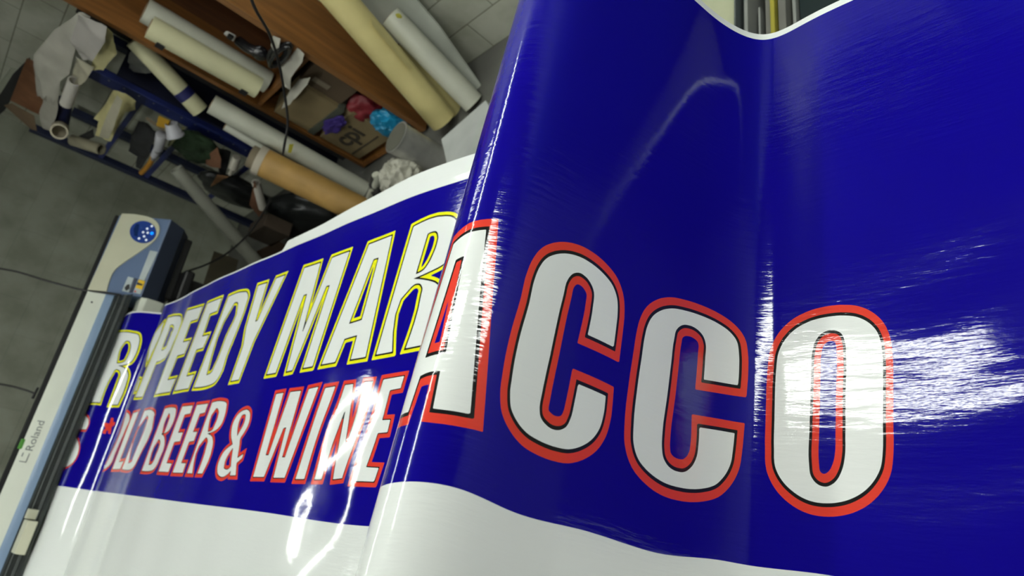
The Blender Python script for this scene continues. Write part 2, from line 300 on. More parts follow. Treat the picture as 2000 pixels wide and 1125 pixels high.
GL = ["y|500,7818;504,7969;2143,7739;2767,7690;3197,7639;3273,7630;3347,7623;3417,7609;3480,7580;3527,7540;3563,7493;3593,7442;3620,7392;3662,7297;3686,7200;3702,7102;3715,7006;3729,6884;3735,6763;3733,6644;3724,6528;3714,6434;3703,6341;3680,6253;3639,6175;3581,6117;3507,6070;3422,6031;3331,5999;3194,5966;3036,5949;2856,5945;2647,5949;2790,5936;2939,5918;3062,5900;3181,5874;3280,5849;3376,5821;3464,5785;3543,5739;3603,5687;3653,5629;3696,5567;3731,5504;3763,5423;3779,5340;3787,5257;3797,5175;3828,4873;3832,4578;3816,4287;3792,4000;3400,3959;3389,4268;3377,4581;3360,4896;3339,5215;3340,5288;3345,5361;3341,5434;3314,5508;3282,5558;3243,5607;3195,5652;3137,5689;3069,5715;2995,5732;2919,5739;2847,5735;2777,5699;2751,5634;2746,5557;2735,5486;2638,5136;2610,4772;2636,4397;2682,4021;500,4133;500,5937|2726,6044;2626,6330;2532,6614;2540,6871;2665,7093;2689,7136;2727,7176;2759,7214;2814,7237;2874,7247;2938,7250;3003,7243;3064,7226;3123,7194;3171,7152;3212,7104;3246,7057;3289,6983;3315,6907;3331,6831;3342,6756;3350,6666;3347,6578;3337,6492;3322,6407;3314,6343;3304,6279;3287,6218;3253,6166;3211,6130;3157,6102;3097,6079;3031,6061;2964,6050;2891,6044;2812,6043",
"y|6940,7845;6840,7800;6790,7743;6752,7681;6664,7633;6577,7546;6464,7464;6364,7379;6263,7291;6300,7157;6238,7045;6307,6904;6276,6787;6362,6648;6351,6531;6451,6391;6539,6255;6564,6164;6603,6070;6657,5974;6707,5879;6747,5975;6780,6073;6827,6168;6815,6276;6862,6380;6901,6486;6952,6589;6938,6708;6973,6815;7015,6921;7015,7037;7043,7147;7053,7256;7015,7378;7009,7492;6940,7622;6966,7671;6946,7732;6915,7796",
"y|6495,5039;6627,5012;6689,4494;6545,4467",
"y|7290,8007;7559,7998;7831,7984;8104,7963;8485,7903;8641,7883;8888,7839;9030,7814;9237,7756;9440,7678;9469,7630;9573,7557;9670,7486;9760,7382;9775,7293;9760,7209;9760,7123;9794,6976;9804,6835;9709,6719;9702,6583;9615,6453;9602,6307;9586,6162;9442,6047;9373,5973;9308,5898;9222,5831;9006,5795;8743,5775;8569,5746;8264,5749;7973,5751;7770,4145;6854,4175;7068,6052|8118,6246;8002,6529;8016,6786;8031,7043;8075,7295;8046,7376;8002,7464;7987,7538;8147,7550;8220,7546;8293,7539;8452,7506;8513,7492;8583,7460;8708,7401;8816,7340;8813,7307;8885,7223;8896,7151;8874,7084;8787,7035;8859,6917;8818,6827;8807,6730;8783,6636;8769,6547;8772,6453;8757,6365;8678,6298;8525,6283;8467,6252;8293,6248",
"y|10138,7880;12089,7752;12008,7204;11145,7236;11121,6259;11964,6228;11835,5681;11024,5686;10878,4614;11838,4609;11712,4070;9802,4109;9967,5952",
"y|12667,7771;14098,7769;14095,7216;13397,7203;13415,6201;14063,6198;13931,5685;13257,5679;13155,4562;13941,4577;13856,4054;12298,4067;12418,5265;12541,6499",
"y|14833,7710;15155,7720;15481,7720;15820,7700;16181,7650;16285,7634;16390,7619;16494,7597;16595,7562;16672,7519;16732,7471;16780,7423;16822,7377;16874,7296;16885,7224;16880,7155;16880,7085;16896,6832;16880,6590;16848,6354;16815,6120;16769,5846;16710,5578;16652,5311;16609,5041;16613,4860;16637,4675;16636,4498;16567,4339;16514,4269;16454,4200;16373,4139;16256,4091;16155,4069;16039,4054;15915,4043;15788,4034;15480,4020;15145,4020;14790,4030;14418,4045;14552,5229;14691,6450|15230,4445;15072,5185;15008,5919;15146,6606;15585,7199;15610,7233;15629,7270;15662,7300;15726,7312;15787,7310;15856,7303;15928,7288;16000,7266;16079,7222;16120,7172;16145,7119;16174,7069;16323,6724;16259,6430;16109,6155;15997,5874;15961,5576;15932,5279;15879,4990;15769,4718;15746,4663;15727,4606;15695,4554;15633,4511;15553,4486;15455,4468;15346,4455",
"y|17449,7686;18116,7674;18160,6150;18332,6181;18832,7706;19505,7692;19002,6527;18505,5375;18292,4046;17711,4039;17801,5324;17564,6017",
"y|20843,7693;21882,7664;21926,6381;21967,5162;22289,6398;22620,7668;23636,7661;23499,6405;23368,5200;23243,4042;22684,4042;22822,5324;22967,6663;22757,6669;22375,5335;22004,4037;21666,4028;21612,5297;21554,6636;21339,6614;21150,5306;20968,4045;20403,4041;20544,5215;20691,6431",
"y|24664,7669;25812,7678;25834,6720;25854,5802;25874,4922;25893,4078;25200,4073;25232,4764;24624,4721;24439,4065;23749,4050;23970,4926;24196,5820;24427,6734|24655,5154;24887,6108;25125,7086;25386,7088;25331,6122;25277,5192",
"y|26762,7731;27059,7789;27353,7828;27654,7829;27965,7774;28028,7757;28091,7740;28154,7719;28215,7690;28272,7653;28326,7611;28376,7564;28422,7517;28484,7438;28533,7356;28571,7272;28602,7190;28633,7064;28638,6942;28625,6827;28599,6719;28574,6643;28540,6570;28498,6504;28447,6444;28395,6402;28335,6365;28271,6333;28205,6303;28112,6268;28012,6240;27908,6215;27802,6191;27660,6159;27512,6130;27361,6103;27205,6076;27362,6044;27516,6009;27666,5969;27814,5923;27880,5901;27945,5879;28009,5853;28071,5823;28130,5786;28187,5745;28238,5701;28280,5654;28310,5602;28326,5549;28336,5496;28345,5444;28361,5261;28337,5090;28295,4925;28257,4760;28227,4610;28194,4463;28158,4318;28121,4173;27505,4141;27577,4477;27636,4820;27669,5176;27663,5549;27665,5606;27671,5663;27667,5721;27638,5781;27615,5810;27589,5840;27559,5866;27524,5888;27483,5902;27442,5909;27402,5910;27364,5908;27323,5901;27288,5886;27256,5868;27223,5851;26899,5553;26807,5126;26873,4625;27013,4101;26369,4088;26463,4951;26560,5845;26659,6771|27283,6192;27414,7370;27452,7382;27492,7392;27533,7399;27577,7400;27616,7399;27657,7397;27697,7389;27737,7371;27772,7341;27799,7306;27820,7268;27838,7231;27858,7172;27864,7116;27861,7062;27858,7008;27852,6923;27837,6842;27816,6763;27792,6686;27770,6618;27745,6550;27716,6485;27681,6424;27653,6379;27623,6335;27587,6295;27543,6262;27488,6236;27424,6217;27355,6203",
"r|0,2930;0,3014;0,3099;0,3181;0,3259;0,3327;0,3393;0,3450;0,3491;0,3512;686,3450;1305,3380;1534,3337;1844,3270;2030,3205;2160,3140;2213,3084;2328,2981;2346,2885;2322,2792;2285,2699;0,2781;0,2857;0,2929;0,2991;0,3039;0,3056;0,3070;0,3077;0,3076;0,3040;0,2973;0,2893;0,2820;0,2745;0,2673;0,2604;0,2538;108,2449;688,2332;1489,2194;1808,2087;2002,1988;2196,1884;2287,1789;2358,1693;2404,1593;2425,1494;2416,1399;2407,1305;2354,1217;2284,1132;2143,1058;1975,989;1798,939;1437,902;1102,866;402,854;0,841;0,814;0,797;0,792;0,803;0,827;0,859;0,896;0,1084;0,1213;0,1342;18,1471;0,1603;0,1727;0,1850;0,1972;0,2093;0,2201;0,2306;0,2413;0,2524;0,2624;0,2725;0,2827",
"x|3734,3348;3846,3341;3920,3131;4002,3180;4038,3045;3916,2933;3947,2818;3993,2607;3893,2603;3809,2774;3739,2714;3750,2586;3594,2591;3584,2716;3671,2825;3489,2983;3468,3080;3586,3072;3770,3054",
"r|6462,3472;6557,3453;6649,3433;6723,3412;6818,3385;6927,3333;7021,3272;7090,3210;7159,3148;7189,3052;7174,2961;7138,2872;7106,2783;7087,2478;7014,2183;6970,1885;6924,1590;6927,1499;6938,1407;6935,1318;6895,1234;6836,1168;6761,1105;6665,1047;6538,997;6462,979;6389,962;6293,947;6177,933;6200,998;5750,1083;6288,1125;6301,1190;6340,1280;6381,1370;6419,1460;6462,1549;6545,1869;6611,2194;6638,2526;6616,2867;6589,3016;6535,3169;6520,3317",
"r|7377,3399;8038,3445;7891,1244;8525,1295;8423,981;7348,961",
"r|8961,3417;9237,3429;9513,3434;9775,3426;10094,3389;10232,3366;10356,3340;10530,3301;10636,3267;10762,3205;10835,3140;10806,3084;10866,3018;11126,2559;11082,2138;10850,1739;10658,1339;10646,1289;10617,1241;10606,1191;10545,1147;10510,1105;10443,1067;10376,1030;10270,1000;10007,961;9631,951;9222,958;8743,977;8871,2177|9365,1195;8990,1731;8827,2254;8903,2742;9557,3133;9629,3147;9598,3178;9641,3194;9718,3195;9801,3182;9833,3166;9963,3133;10009,3111;10123,3049;10094,2999;10116,2938;10123,2881;10168,2513;10094,2162;9963,1819;9905,1471;9876,1413;9908,1348;9905,1289;9814,1243;9702,1227;9629,1211;9499,1202",
"r|11860,3353;12082,3364;12304,3370;12531,3368;12767,3354;12873,3345;12981,3336;13085,3322;13182,3300;13261,3265;13309,3226;13341,3186;13372,3147;13414,3088;13436,3032;13447,2976;13455,2922;13463,2840;13458,2761;13439,2684;13403,2610;13374,2561;13341,2513;13295,2467;13226,2428;13075,2384;12880,2355;12652,2337;12406,2323;12527,2309;12645,2294;12756,2274;12859,2249;12959,2213;13037,2173;13101,2130;13161,2088;13256,2009;13318,1931;13357,1854;13383,1778;13393,1692;13376,1609;13346,1527;13319,1446;13305,1361;13295,1275;13269,1192;13209,1115;13169,1077;13125,1040;13067,1006;12986,978;12896,961;12791,949;12678,940;12561,933;12365,925;12156,924;11937,927;11710,932;11784,2122|12584,2335;12481,2527;12409,2717;12405,2896;12503,3058;12515,3085;12522,3116;12546,3139;12607,3141;12671,3125;12720,3100;12759,3072;12796,3045;12866,2977;12883,2912;12874,2849;12870,2786;12874,2721;12871,2657;12863,2595;12848,2533;12849,2480;12858,2425;12840,2377;12760,2346;12721,2341;12677,2338;12631,2336|12267,1153;12159,1391;12097,1625;12135,1844;12321,2040;12345,2068;12364,2099;12399,2122;12471,2126;12545,2112;12608,2088;12662,2060;12710,2033;12772,1986;12798,1939;12805,1892;12813,1845;12822,1766;12809,1689;12785,1613;12762,1538;12753,1467;12747,1396;12728,1327;12680,1262;12655,1237;12631,1211;12596,1188;12541,1170;12483,1161;12416,1156;12343,1154",
"r|13895,3327;14881,3323;14896,3032;14393,3007;14360,2323;14798,2334;14806,2017;14294,1994;14235,1228;14743,1218;14691,931;13716,929;13804,2107",
"r|15277,3318;16325,3315;16287,3002;15828,2978;15744,2322;16149,2327;16119,2014;15689,1991;15594,1240;16044,1244;16027,927;15110,916;15192,2095",
"r|16704,3333;16905,3346;17107,3354;17315,3351;17530,3331;17619,3321;17709,3309;17795,3294;17874,3270;17947,3227;17981,3179;17996,3129;18013,3081;18048,3001;18068,2923;18077,2848;18077,2773;18072,2694;18059,2617;18029,2543;17973,2475;17926,2439;17873,2405;17811,2374;17742,2345;17604,2306;17443,2277;17266,2255;17080,2236;17212,2220;17339,2202;17457,2177;17563,2144;17636,2109;17693,2071;17740,2031;17782,1991;17834,1930;17866,1869;17886,1809;17905,1749;17944,1535;17918,1331;17848,1131;17757,933;17390,926;17430,1141;17458,1358;17460,1579;17424,1806;17420,1861;17421,1915;17406,1970;17352,2025;17318,2050;17280,2076;17236,2098;17181,2110;17134,2107;17102,2093;17078,2074;17051,2057;16758,1830;16693,1550;16780,1242;16940,923;16475,922;16587,2106|17141,2291;17037,2499;16973,2700;16994,2883;17142,3037;17170,3061;17195,3089;17232,3108;17292,3110;17349,3096;17398,3073;17442,3047;17481,3021;17538,2971;17563,2920;17571,2870;17579,2821;17592,2741;17587,2664;17570,2589;17544,2516;17530,2463;17518,2410;17488,2362;17421,2326;17362,2312;17293,2302;17219,2296",
"r|19487,2934;19543,2939;19600,2943;19660,2943;19722,2936;19788,2920;19850,2898;19907,2873;19957,2846;20011,2807;20047,2767;20071,2725;20093,2685;20122,2618;20133,2552;20131,2489;20121,2427;20099,2368;20065,2312;20025,2257;19984,2202;19945,2159;19901,2118;19862,2075;19842,2028;19845,1979;19863,1928;19891,1877;19924,1825;20056,1427;20400,1549;20399,1427;20101,1280;20297,921;19898,914;19852,1059;19810,1025;19763,992;19711,961;19648,934;19572,906;19487,879;19392,861;19283,859;19206,868;19129,882;19056,901;18988,923;18903,966;18846,1016;18808,1069;18775,1121;18741,1192;18730,1263;18736,1333;18751,1401;18770,1461;18799,1521;18838,1578;18891,1631;18989,1698;19113,1756;19252,1808;19399,1857;19319,1915;19241,1974;19170,2034;19108,2094;19052,2160;19008,2227;18973,2294;18948,2360;18929,2435;18922,2510;18930,2582;18956,2651;18992,2708;19039,2763;19100,2813;19180,2855;19246,2881;19318,2904;19398,2923|19549,2110;19496,2183;19447,2255;19406,2328;19377,2399;19358,2467;19349,2535;19352,2600;19375,2662;19392,2704;19410,2747;19447,2782;19518,2801;19554,2803;19593,2803;19632,2801;19671,2794;19723,2771;19748,2739;19759,2705;19771,2672;19793,2611;19795,2552;19783,2495;19765,2439;19744,2393;19714,2349;19682,2306;19651,2262;19626,2224;19600,2186;19575,2148|19502,1754;19436,1700;19374,1645;19318,1587;19274,1528;19234,1462;19203,1394;19190,1323;19204,1251;19214,1211;19224,1170;19252,1132;19314,1102;19361,1091;19412,1084;19463,1081;19512,1079;19600,1088;19667,1111;19720,1143;19765,1180;19653,1377",
"r|21415,3336;21849,3349;21843,2413;21838,1511;22010,1511;22143,2414;22279,3344;22936,3338;22901,2378;22867,1454;23045,1456;23216,2393;23392,3358;23895,3388;23704,2547;23517,1726;23335,922;22687,908;22632,2299;22470,2285;22093,915;21460,901;21438,2087",
"r|24269,3334;24739,3358;24618,2525;24499,1715;24385,928;23945,911;24050,1696;24157,2503",
"r|25216,3367;25599,3367;25761,2445;25912,1574;26015,2461;26122,3381;26471,3372;26357,2560;26246,1773;26138,1010;25729,974;25623,1844;25512,2761;25350,1846;25193,959;24887,943;24994,1727;25103,2535",
"r|26911,3389;27682,3416;27654,3120;27267,3097;27190,2372;27492,2370;27466,2082;27122,2072;27019,1270;27429,1263;27386,957;26598,951;26700,1736;26804,2549",
"a|37716,3050;37757,3058;37795,3067;37830,3077;37865,3086;37898,3094;37931,3102;37964,3109;37997,3114;38027,3117;38056,3119;38086,3119;38114,3121;38143,3123;38172,3124;38201,3126;38229,3128;38289,2650;38343,2198;38395,1807;38443,1434;38488,1077;38523,798;38477,794;38431,793;38384,793;38337,793;38288,794;38238,796;38185,799;38130,805;38102,1252;38068,1253;38033,1254;37996,1254;37958,1253;37922,1250;37885,1245;37846,1239;37804,1235;37756,813;37351,844;37507,1180;37577,1684;37629,2216;37677,2623|37803,1459;37832,1872;37861,2302;37889,2751;37906,2754;37923,2757;37939,2760;37956,2763;37972,2765;37989,2767;38005,2768;38021,2770;38055,2312;38086,1878;38113,1465;38081,1464;38048,1463;38013,1463;37977,1463;37938,1461;37896,1460;37852,1459",
"a|38906,2327;38908,2419;38909,2512;38912,2607;38923,2704;38928,2737;38934,2771;38941,2805;38950,2839;38964,2882;38980,2926;39001,2968;39026,3008;39049,3038;39076,3065;39104,3090;39133,3114;39164,3135;39197,3155;39230,3171;39264,3186;39303,3199;39343,3210;39383,3217;39422,3222;39474,3225;39525,3223;39576,3217;39625,3208;39682,3195;39738,3178;39791,3158;39843,3135;39891,3111;39937,3085;39980,3056;40018,3023;40046,2989;40071,2953;40092,2914;40109,2873;40121,2832;40129,2789;40135,2745;40139,2701;40143,2645;40143,2589;40142,2532;40141,2476;40140,2412;40138,2348;40136,2284;40134,2221;39732,2248;39742,2348;39750,2449;39756,2549;39756,2650;39757,2695;39757,2741;39754,2786;39745,2827;39733,2855;39719,2881;39702,2905;39683,2927;39663,2947;39641,2965;39616,2981;39590,2993;39566,3001;39541,3008;39515,3011;39488,3008;39467,3000;39445,2990;39425,2976;39406,2960;39388,2938;39373,2913;39361,2887;39350,2861;39334,2806;39328,2750;39326,2695;39323,2641;39304,2427;39292,2220;39282,2016;39273,1817;39265,1696;39258,1576;39252,1458;39248,1341;39246,1302;39244,1262;39244,1223;39247,1186;39252,1158;39258,1131;39266,1105;39279,1082;39295,1063;39314,1046;39335,1032;39358,1020;39378,1010;39399,1003;39422,997;39445,995;39465,995;39486,997;39506,1002;39527,1008;39548,1018;39568,1031;39587,1046;39604,1063;39619,1086;39630,1111;39638,1137;39646,1164;39659,1217;39665,1271;39669,1325;39673,1380;39677,1436;39681,1492;39685,1548;39688,1605;40093,1576;40095,1510;40096,1444;40094,1378;40087,1312;40081,1272;40074,1233;40064,1194;40051,1156;40034,1119;40015,1083;39993,1048;39968,1015;39938,982;39905,951;39869,923;39833,897;39796,875;39759,856;39721,840;39682,827;39644,819;39606,814;39568,812;39530,811;39477,810;39425,812;39373,816;39324,821;39277,828;39231,835;39186,844;39144,857;39108,873;39073,891;39041,912;39011,936;38987,958;38965,981;38945,1006;38927,1034;38914,1065;38904,1098;38896,1133;38889,1168;38880,1222;38876,1278;38874,1336;38871,1393;38867,1491;38865,1590;38866,1692;38868,1794;38874,1924;38884,2056;38896,2191",
"a|40597,2254;40602,2330;40606,2406;40612,2483;40622,2562;40627,2594;40632,2627;40638,2660;40647,2693;40661,2738;40678,2782;40700,2827;40728,2871;40759,2910;40795,2947;40835,2982;40877,3014;40924,3045;40974,3071;41026,3095;41079,3115;41138,3133;41197,3145;41256,3155;41316,3163;41406,3173;41496,3179;41584,3181;41671,3180;41755,3176;41837,3169;41915,3159;41990,3144;42049,3129;42106,3112;42159,3091;42207,3065;42239,3042;42270,3017;42297,2989;42319,2957;42337,2917;42347,2874;42354,2829;42359,2783;42365,2727;42368,2671;42368,2614;42368,2557;42367,2494;42365,2431;42361,2369;42357,2307;41754,2267;41759,2346;41763,2426;41766,2506;41768,2586;41771,2639;41775,2692;41775,2744;41765,2793;41755,2820;41742,2846;41726,2871;41707,2893;41683,2912;41656,2929;41627,2943;41595,2955;41559,2965;41521,2972;41481,2975;41440,2974;41402,2970;41363,2964;41325,2953;41289,2937;41258,2917;41231,2894;41207,2869;41187,2843;41169,2808;41161,2771;41157,2735;41152,2700;41138,2611;41131,2524;41127,2439;41122,2354;41113,2242;41105,2131;41097,2021;41088,1912;41075,1786;41061,1662;41048,1540;41044,1420;41043,1372;41043,1324;41045,1276;41051,1230;41057,1197;41064,1165;41075,1133;41091,1104;41111,1079;41134,1056;41162,1035;41194,1018;41225,1006;41258,997;41294,990;41331,987;41364,986;41399,987;41433,990;41466,998;41498,1011;41528,1028;41555,1047;41579,1067;41606,1093;41627,1121;41645,1151;41661,1181;41680,1230;41691,1281;41696,1332;41700,1383;41704,1438;41705,1492;41705,1548;41703,1603;42318,1627;42314,1571;42310,1515;42304,1459;42298,1403;42291,1351;42285,1298;42275,1246;42259,1195;42239,1150;42216,1106;42188,1063;42156,1022;42125,988;42091,955;42054,924;42012,897;41968,877;41922,860;41874,846;41825,835;41778,825;41730,817;41682,810;41634,806;41575,801;41517,799;41460,798;41403,799;41329,801;41256,804;41185,810;41116,818;41050,830;40987,844;40927,861;40870,881;40817,902;40766,927;40719,954;40679,986;40646,1023;40619,1064;40598,1108;40581,1154;40571,1198;40566,1243;40563,1289;40560,1335;40555,1463;40556,1594;40562,1728;40569,1864;40574,1960;40581,2057;40589,2155",
"a|42890,2063;42891,2140;42892,2217;42893,2295;42895,2373;42898,2436;42900,2500;42904,2564;42909,2627;42913,2680;42918,2733;42925,2786;42937,2837;42953,2888;42973,2937;42997,2984;43023,3028;43055,3071;43089,3111;43127,3147;43166,3179;43216,3211;43269,3236;43323,3257;43379,3275;43431,3287;43484,3296;43538,3302;43591,3306;43637,3308;43683,3308;43728,3307;43774,3302;43815,3297;43857,3290;43898,3280;43938,3266;43973,3250;44007,3231;44039,3209;44069,3185;44098,3157;44124,3127;44148,3094;44169,3060;44186,3023;44199,2984;44210,2945;44218,2905;44225,2861;44227,2816;44229,2772;44229,2727;44229,2626;44223,2526;44216,2426;44209,2328;44202,2210;44196,2093;44188,1978;44181,1863;44176,1762;44172,1662;44165,1563;44154,1465;44148,1425;44142,1386;44134,1347;44124,1308;44107,1263;44086,1219;44063,1177;44036,1136;44005,1094;43971,1055;43934,1017;43895,983;43851,951;43805,922;43757,896;43707,874;43659,857;43609,843;43559,832;43509,826;43458,822;43408,823;43359,828;43311,838;43262,854;43214,876;43168,903;43124,934;43086,965;43049,1000;43014,1037;42983,1078;42958,1116;42936,1156;42917,1199;42901,1243;42890,1301;42885,1362;42885,1424;42884,1486;42882,1577;42883,1669;42885,1762;42887,1855;42888,1907;42888,1959;42889,2011|43331,2054;43335,2165;43339,2278;43343,2392;43349,2506;43352,2584;43354,2662;43359,2740;43371,2817;43379,2857;43388,2897;43399,2935;43415,2971;43435,3004;43459,3035;43485,3061;43515,3081;43545,3095;43577,3104;43609,3107;43641,3104;43667,3097;43692,3087;43716,3072;43737,3053;43757,3023;43770,2987;43779,2948;43786,2910;43791,2872;43792,2833;43791,2795;43791,2757;43788,2614;43780,2473;43769,2333;43761,2195;43756,2074;43752,1954;43748,1835;43742,1717;43739,1634;43737,1551;43732,1470;43721,1388;43714,1350;43706,1312;43696,1275;43684,1239;43666,1195;43646,1152;43621,1113;43591,1078;43570,1061;43548,1045;43526,1033;43502,1025;43479,1023;43457,1025;43435,1030;43414,1038;43388,1055;43364,1078;43345,1105;43328,1134;43314,1175;43308,1220;43306,1266;43303,1312;43300,1409;43303,1508;43309,1607;43315,1708;43318,1793;43322,1880;43327,1966"]
def nspline(t, y, q):
    n = len(t); h = np.diff(t); A = np.eye(n); r = np.zeros_like(y)
    for i in range(1, n - 1):
        A[i, i - 1] = h[i - 1]; A[i, i] = 2 * (h[i - 1] + h[i]); A[i, i + 1] = h[i]
        r[i] = 6 * ((y[i + 1] - y[i]) / h[i] - (y[i] - y[i - 1]) / h[i - 1])
    m = np.linalg.solve(A, r); k = np.clip(np.searchsorted(t, q) - 1, 0, n - 2); hh = h[k]
    a = ((t[k + 1] - q) / hh)[:, None]; b = ((q - t[k]) / hh)[:, None]; hh = hh[:, None]
    return a * y[k] + b * y[k + 1] + ((a ** 3 - a) * m[k] + (b ** 3 - b) * m[k + 1]) * hh * hh / 6

def offset_poly(p, d):
    """mitred offset of a closed outline (positive grows a counter-clockwise outline)"""
    n = len(p); e = np.roll(p, -1, 0) - p; L = np.linalg.norm(e, axis=1) + 1e-12
    nr = np.stack([e[:, 1], -e[:, 0]], 1) / L[:, None]
    out = []
    for i in range(n):
        n0 = nr[i - 1]; n1 = nr[i]; c = n0 @ n1
        if c < -.75:
            t0 = e[i - 1] / L[i - 1]; t1 = -e[i] / L[i]
            out.append(p[i] + n0 * d + t0 * d * .9); out.append(p[i] + n1 * d + t1 * d * .9)
        else: out.append(p[i] + (n0 + n1) * d / (1 + c))
    return np.array(out)

def clean(p):
    keep = [0]
    for i in range(1, len(p)):
        if np.linalg.norm(p[i] - p[keep[-1]]) > 4e-4: keep.append(i)
    if np.linalg.norm(p[keep[-1]] - p[0]) < 4e-4: keep.pop()
    return p[keep]

def area(p):
    q = np.roll(p, -1, 0); return .5 * np.sum(p[:, 0] * q[:, 1] - q[:, 0] * p[:, 1])

def sdf(polys, qx, qy):
    best = np.full(qx.shape, 1e9); wind = np.zeros(qx.shape)
    for p in polys:
        for i in range(len(p)):
            a = p[i]; b = p[(i + 1) % len(p)]; ex, ey = b - a; dx = qx - a[0]; dy = qy - a[1]
            t = np.clip((dx * ex + dy * ey) / (ex * ex + ey * ey + 1e-12), 0, 1)
            best = np.minimum(best, (dx - t * ex) ** 2 + (dy - t * ey) ** 2)
            cr = ex * dy - ey * dx
            up = (a[1] <= qy) & (b[1] > qy) & (cr > 0); dn = (a[1] > qy) & (b[1] <= qy) & (cr < 0)
            wind += up; wind -= dn
    d = np.sqrt(best); return np.where(wind > 0, -d, d)

WB = .88
def build_banner():
    S = np.array(ST)
    T = np.stack([S[:, 0], np.full(len(S), .92), S[:, 1]], 1)
    B = T + np.stack([S[:, 2], -WB + S[:, 3], S[:, 4]], 1)
    us = np.r_[0, np.cumsum(np.linalg.norm(np.diff((T + B) / 2, axis=0), axis=1))]
    U = us[-1]
    ug = np.concatenate([np.arange(0, 3.1, .0036), np.arange(3.1, 3.7, .006), np.arange(3.7, 3.88, .0011), np.arange(3.88, 4.47, .002), np.arange(4.47, U, .004), [U]])
    vb = np.concatenate([np.arange(-.48, -.012, .012), [-.004], np.arange(0, .36, .0022), np.arange(.36, .4, .005), np.arange(.4, .8, .003), np.arange(.8, .879, .006)])
    vb = np.unique(np.round(vb, 5)); vb = vb[np.r_[True, np.diff(vb) > .0008]]
    mt = np.linspace(0, 1, 8)
    def sm(x, a, b): t = np.clip((x - a) / (b - a), 0, 1); return t * t * (3 - 2 * t)
    marg = .007 + .03 * sm(ug, 1.855, 1.9) + .03 * sm(ug, 1.9, 2.8) - .054 * sm(ug, 3.2, 3.9)
    Tc = nspline(us, T, ug); Bc = nspline(us, B, ug)
    nu = len(ug); nv = len(vb) + len(mt)
    V = np.concatenate([np.tile(vb, (nu, 1)), WB + marg[:, None] * mt[None]], 1)
    Ug = np.tile(ug[:, None], (1, nv))
    pos = Bc[:, None] + (Tc - Bc)[:, None] * (V / WB)[..., None]
    # film buckles: long soft waves across the sheet, stronger on the flat front part
    fl = sm(Ug, 4.28, 4.5)
    pos[..., 2] += fl * (.0016 * np.sin(V * 19 + Ug * 3) * np.sin(Ug * 9 + V * 4) + .0007 * np.sin(V * 52 - Ug * 9 + 1.3 * np.sin(Ug * 13)) * np.clip(1.6 - V * 2.2, 0, 1))
    s1 = sm(Ug, 2.36, 2.5) * (1 - sm(Ug, 2.78, 3.0)) * (1 - sm(V, .22, .42))
    pos[..., 2] += s1 * (.0030 * np.sin(V * 17 + Ug * 12) + .0016 * np.sin(Ug * 27 - V * 13))
    for (cu0, cv0, ru, rv, am) in ((2.60, .045, .055, .040, -.0035), (2.50, -.02, .05, .03, .0022), (2.70, .11, .03, .05, .002)):
        pos[..., 2] += am * np.exp(-((Ug - cu0) / ru) ** 2 - ((V - cv0) / rv) ** 2)
    s0 = sm(Ug, .7, 1.0) * (1 - sm(Ug, 2.9, 3.1))
    pos[..., 2] += s0 * .0012 * np.sin(Ug * 19 + V * 2)
    sk = (1 - sm(Ug, .3, .45))
    pos[..., 2] += sk * .0016 * np.sin(V * 14 + Ug * 9)
    # the top margin curls up a little
    cu = np.clip((V - WB) / .065, 0, 1); pos[..., 2] += .012 * cu * cu * (1 - sm(Ug, 3.0, 3.3))
    # printed outlines as distance fields carried by the sheet's own vertices
    dW = np.full((nu, nv), .05); dK = np.full((nu, nv), .05); dC = np.full((nu, nv), .05)
    widths = {'y': (.0048, .0137), 'r': (.0027, .0125), 'a': (.0047, .0158), 'x': (0, .001)}
    for g in GL:
        st, *cs = g.split('|')
        polys = [clean(np.array([[float(t) for t in q.split(',')] for q in c.split(';')]) / 10000) for c in cs]
        for i, p in enumerate(polys):
            if (area(p) > 0) != (i == 0): polys[i] = p[::-1]
        # the condensed line is stretched unevenly along the feed; its outlines keep an even width
        k = 1.0
        if st == 'a':
            uc = polys[0][:, 0].mean(); k = -1.0 if uc < 3.87 else (1.42 if uc < 4.04 else (1.10 if uc < 4.26 else 1.36))
        def gu(u):
            if k > 0: return u * k
            d = np.clip(u - 3.73, 0, .1)
            return 2.3 * np.minimum(u - 3.73, 0) + 2.3 * d - 5.9 * d * d + 1.12 * np.maximum(u - 3.83, 0)
        allp = np.concatenate(polys); lo = allp.min(0) - .03; hi = allp.max(0) + .03
        iu = np.where((ug >= lo[0]) & (ug <= hi[0]))[0]; iv = np.where((V[0] >= lo[1]) & (V[0] <= hi[1]))[0]
        sl = (slice(iu[0], iu[-1] + 1), slice(iv[0], iv[-1] + 1)); qx = gu(Ug[sl]); qy = V[sl]; polys = [np.stack([gu(p[:, 0]), p[:, 1]], 1) for p in polys]
        wk, wc = widths[st]
        if st != 'x':
            dW[sl] = np.minimum(dW[sl], sdf(polys, qx, qy))
            dK[sl] = np.minimum(dK[sl], sdf([offset_poly(p, wk) for p in polys], qx, qy))
        dC[sl] = np.minimum(dC[sl], sdf([offset_poly(p, wc) for p in polys], qx, qy))
    me = bpy.data.meshes.new('printed_banner')
    org = np.array([-1.3, .3, .7])
    co = (pos - org).reshape(-1, 3)
    idx = np.arange(nu * nv).reshape(nu, nv)
    q = np.stack([idx[:-1, :-1], idx[1:, :-1], idx[1:, 1:], idx[:-1, 1:]], -1).reshape(-1, 4)
    me.vertices.add(len(co)); me.vertices.foreach_set('co', co.ravel())
    me.loops.add(q.size); me.loops.foreach_set('vertex_index', q.ravel().astype(np.int32))
    me.polygons.add(len(q)); me.polygons.foreach_set('loop_start', np.arange(0, q.size, 4, dtype=np.int32))
    me.update(calc_edges=True)
    me.polygons.foreach_set('use_smooth', np.ones(len(q), dtype=bool))
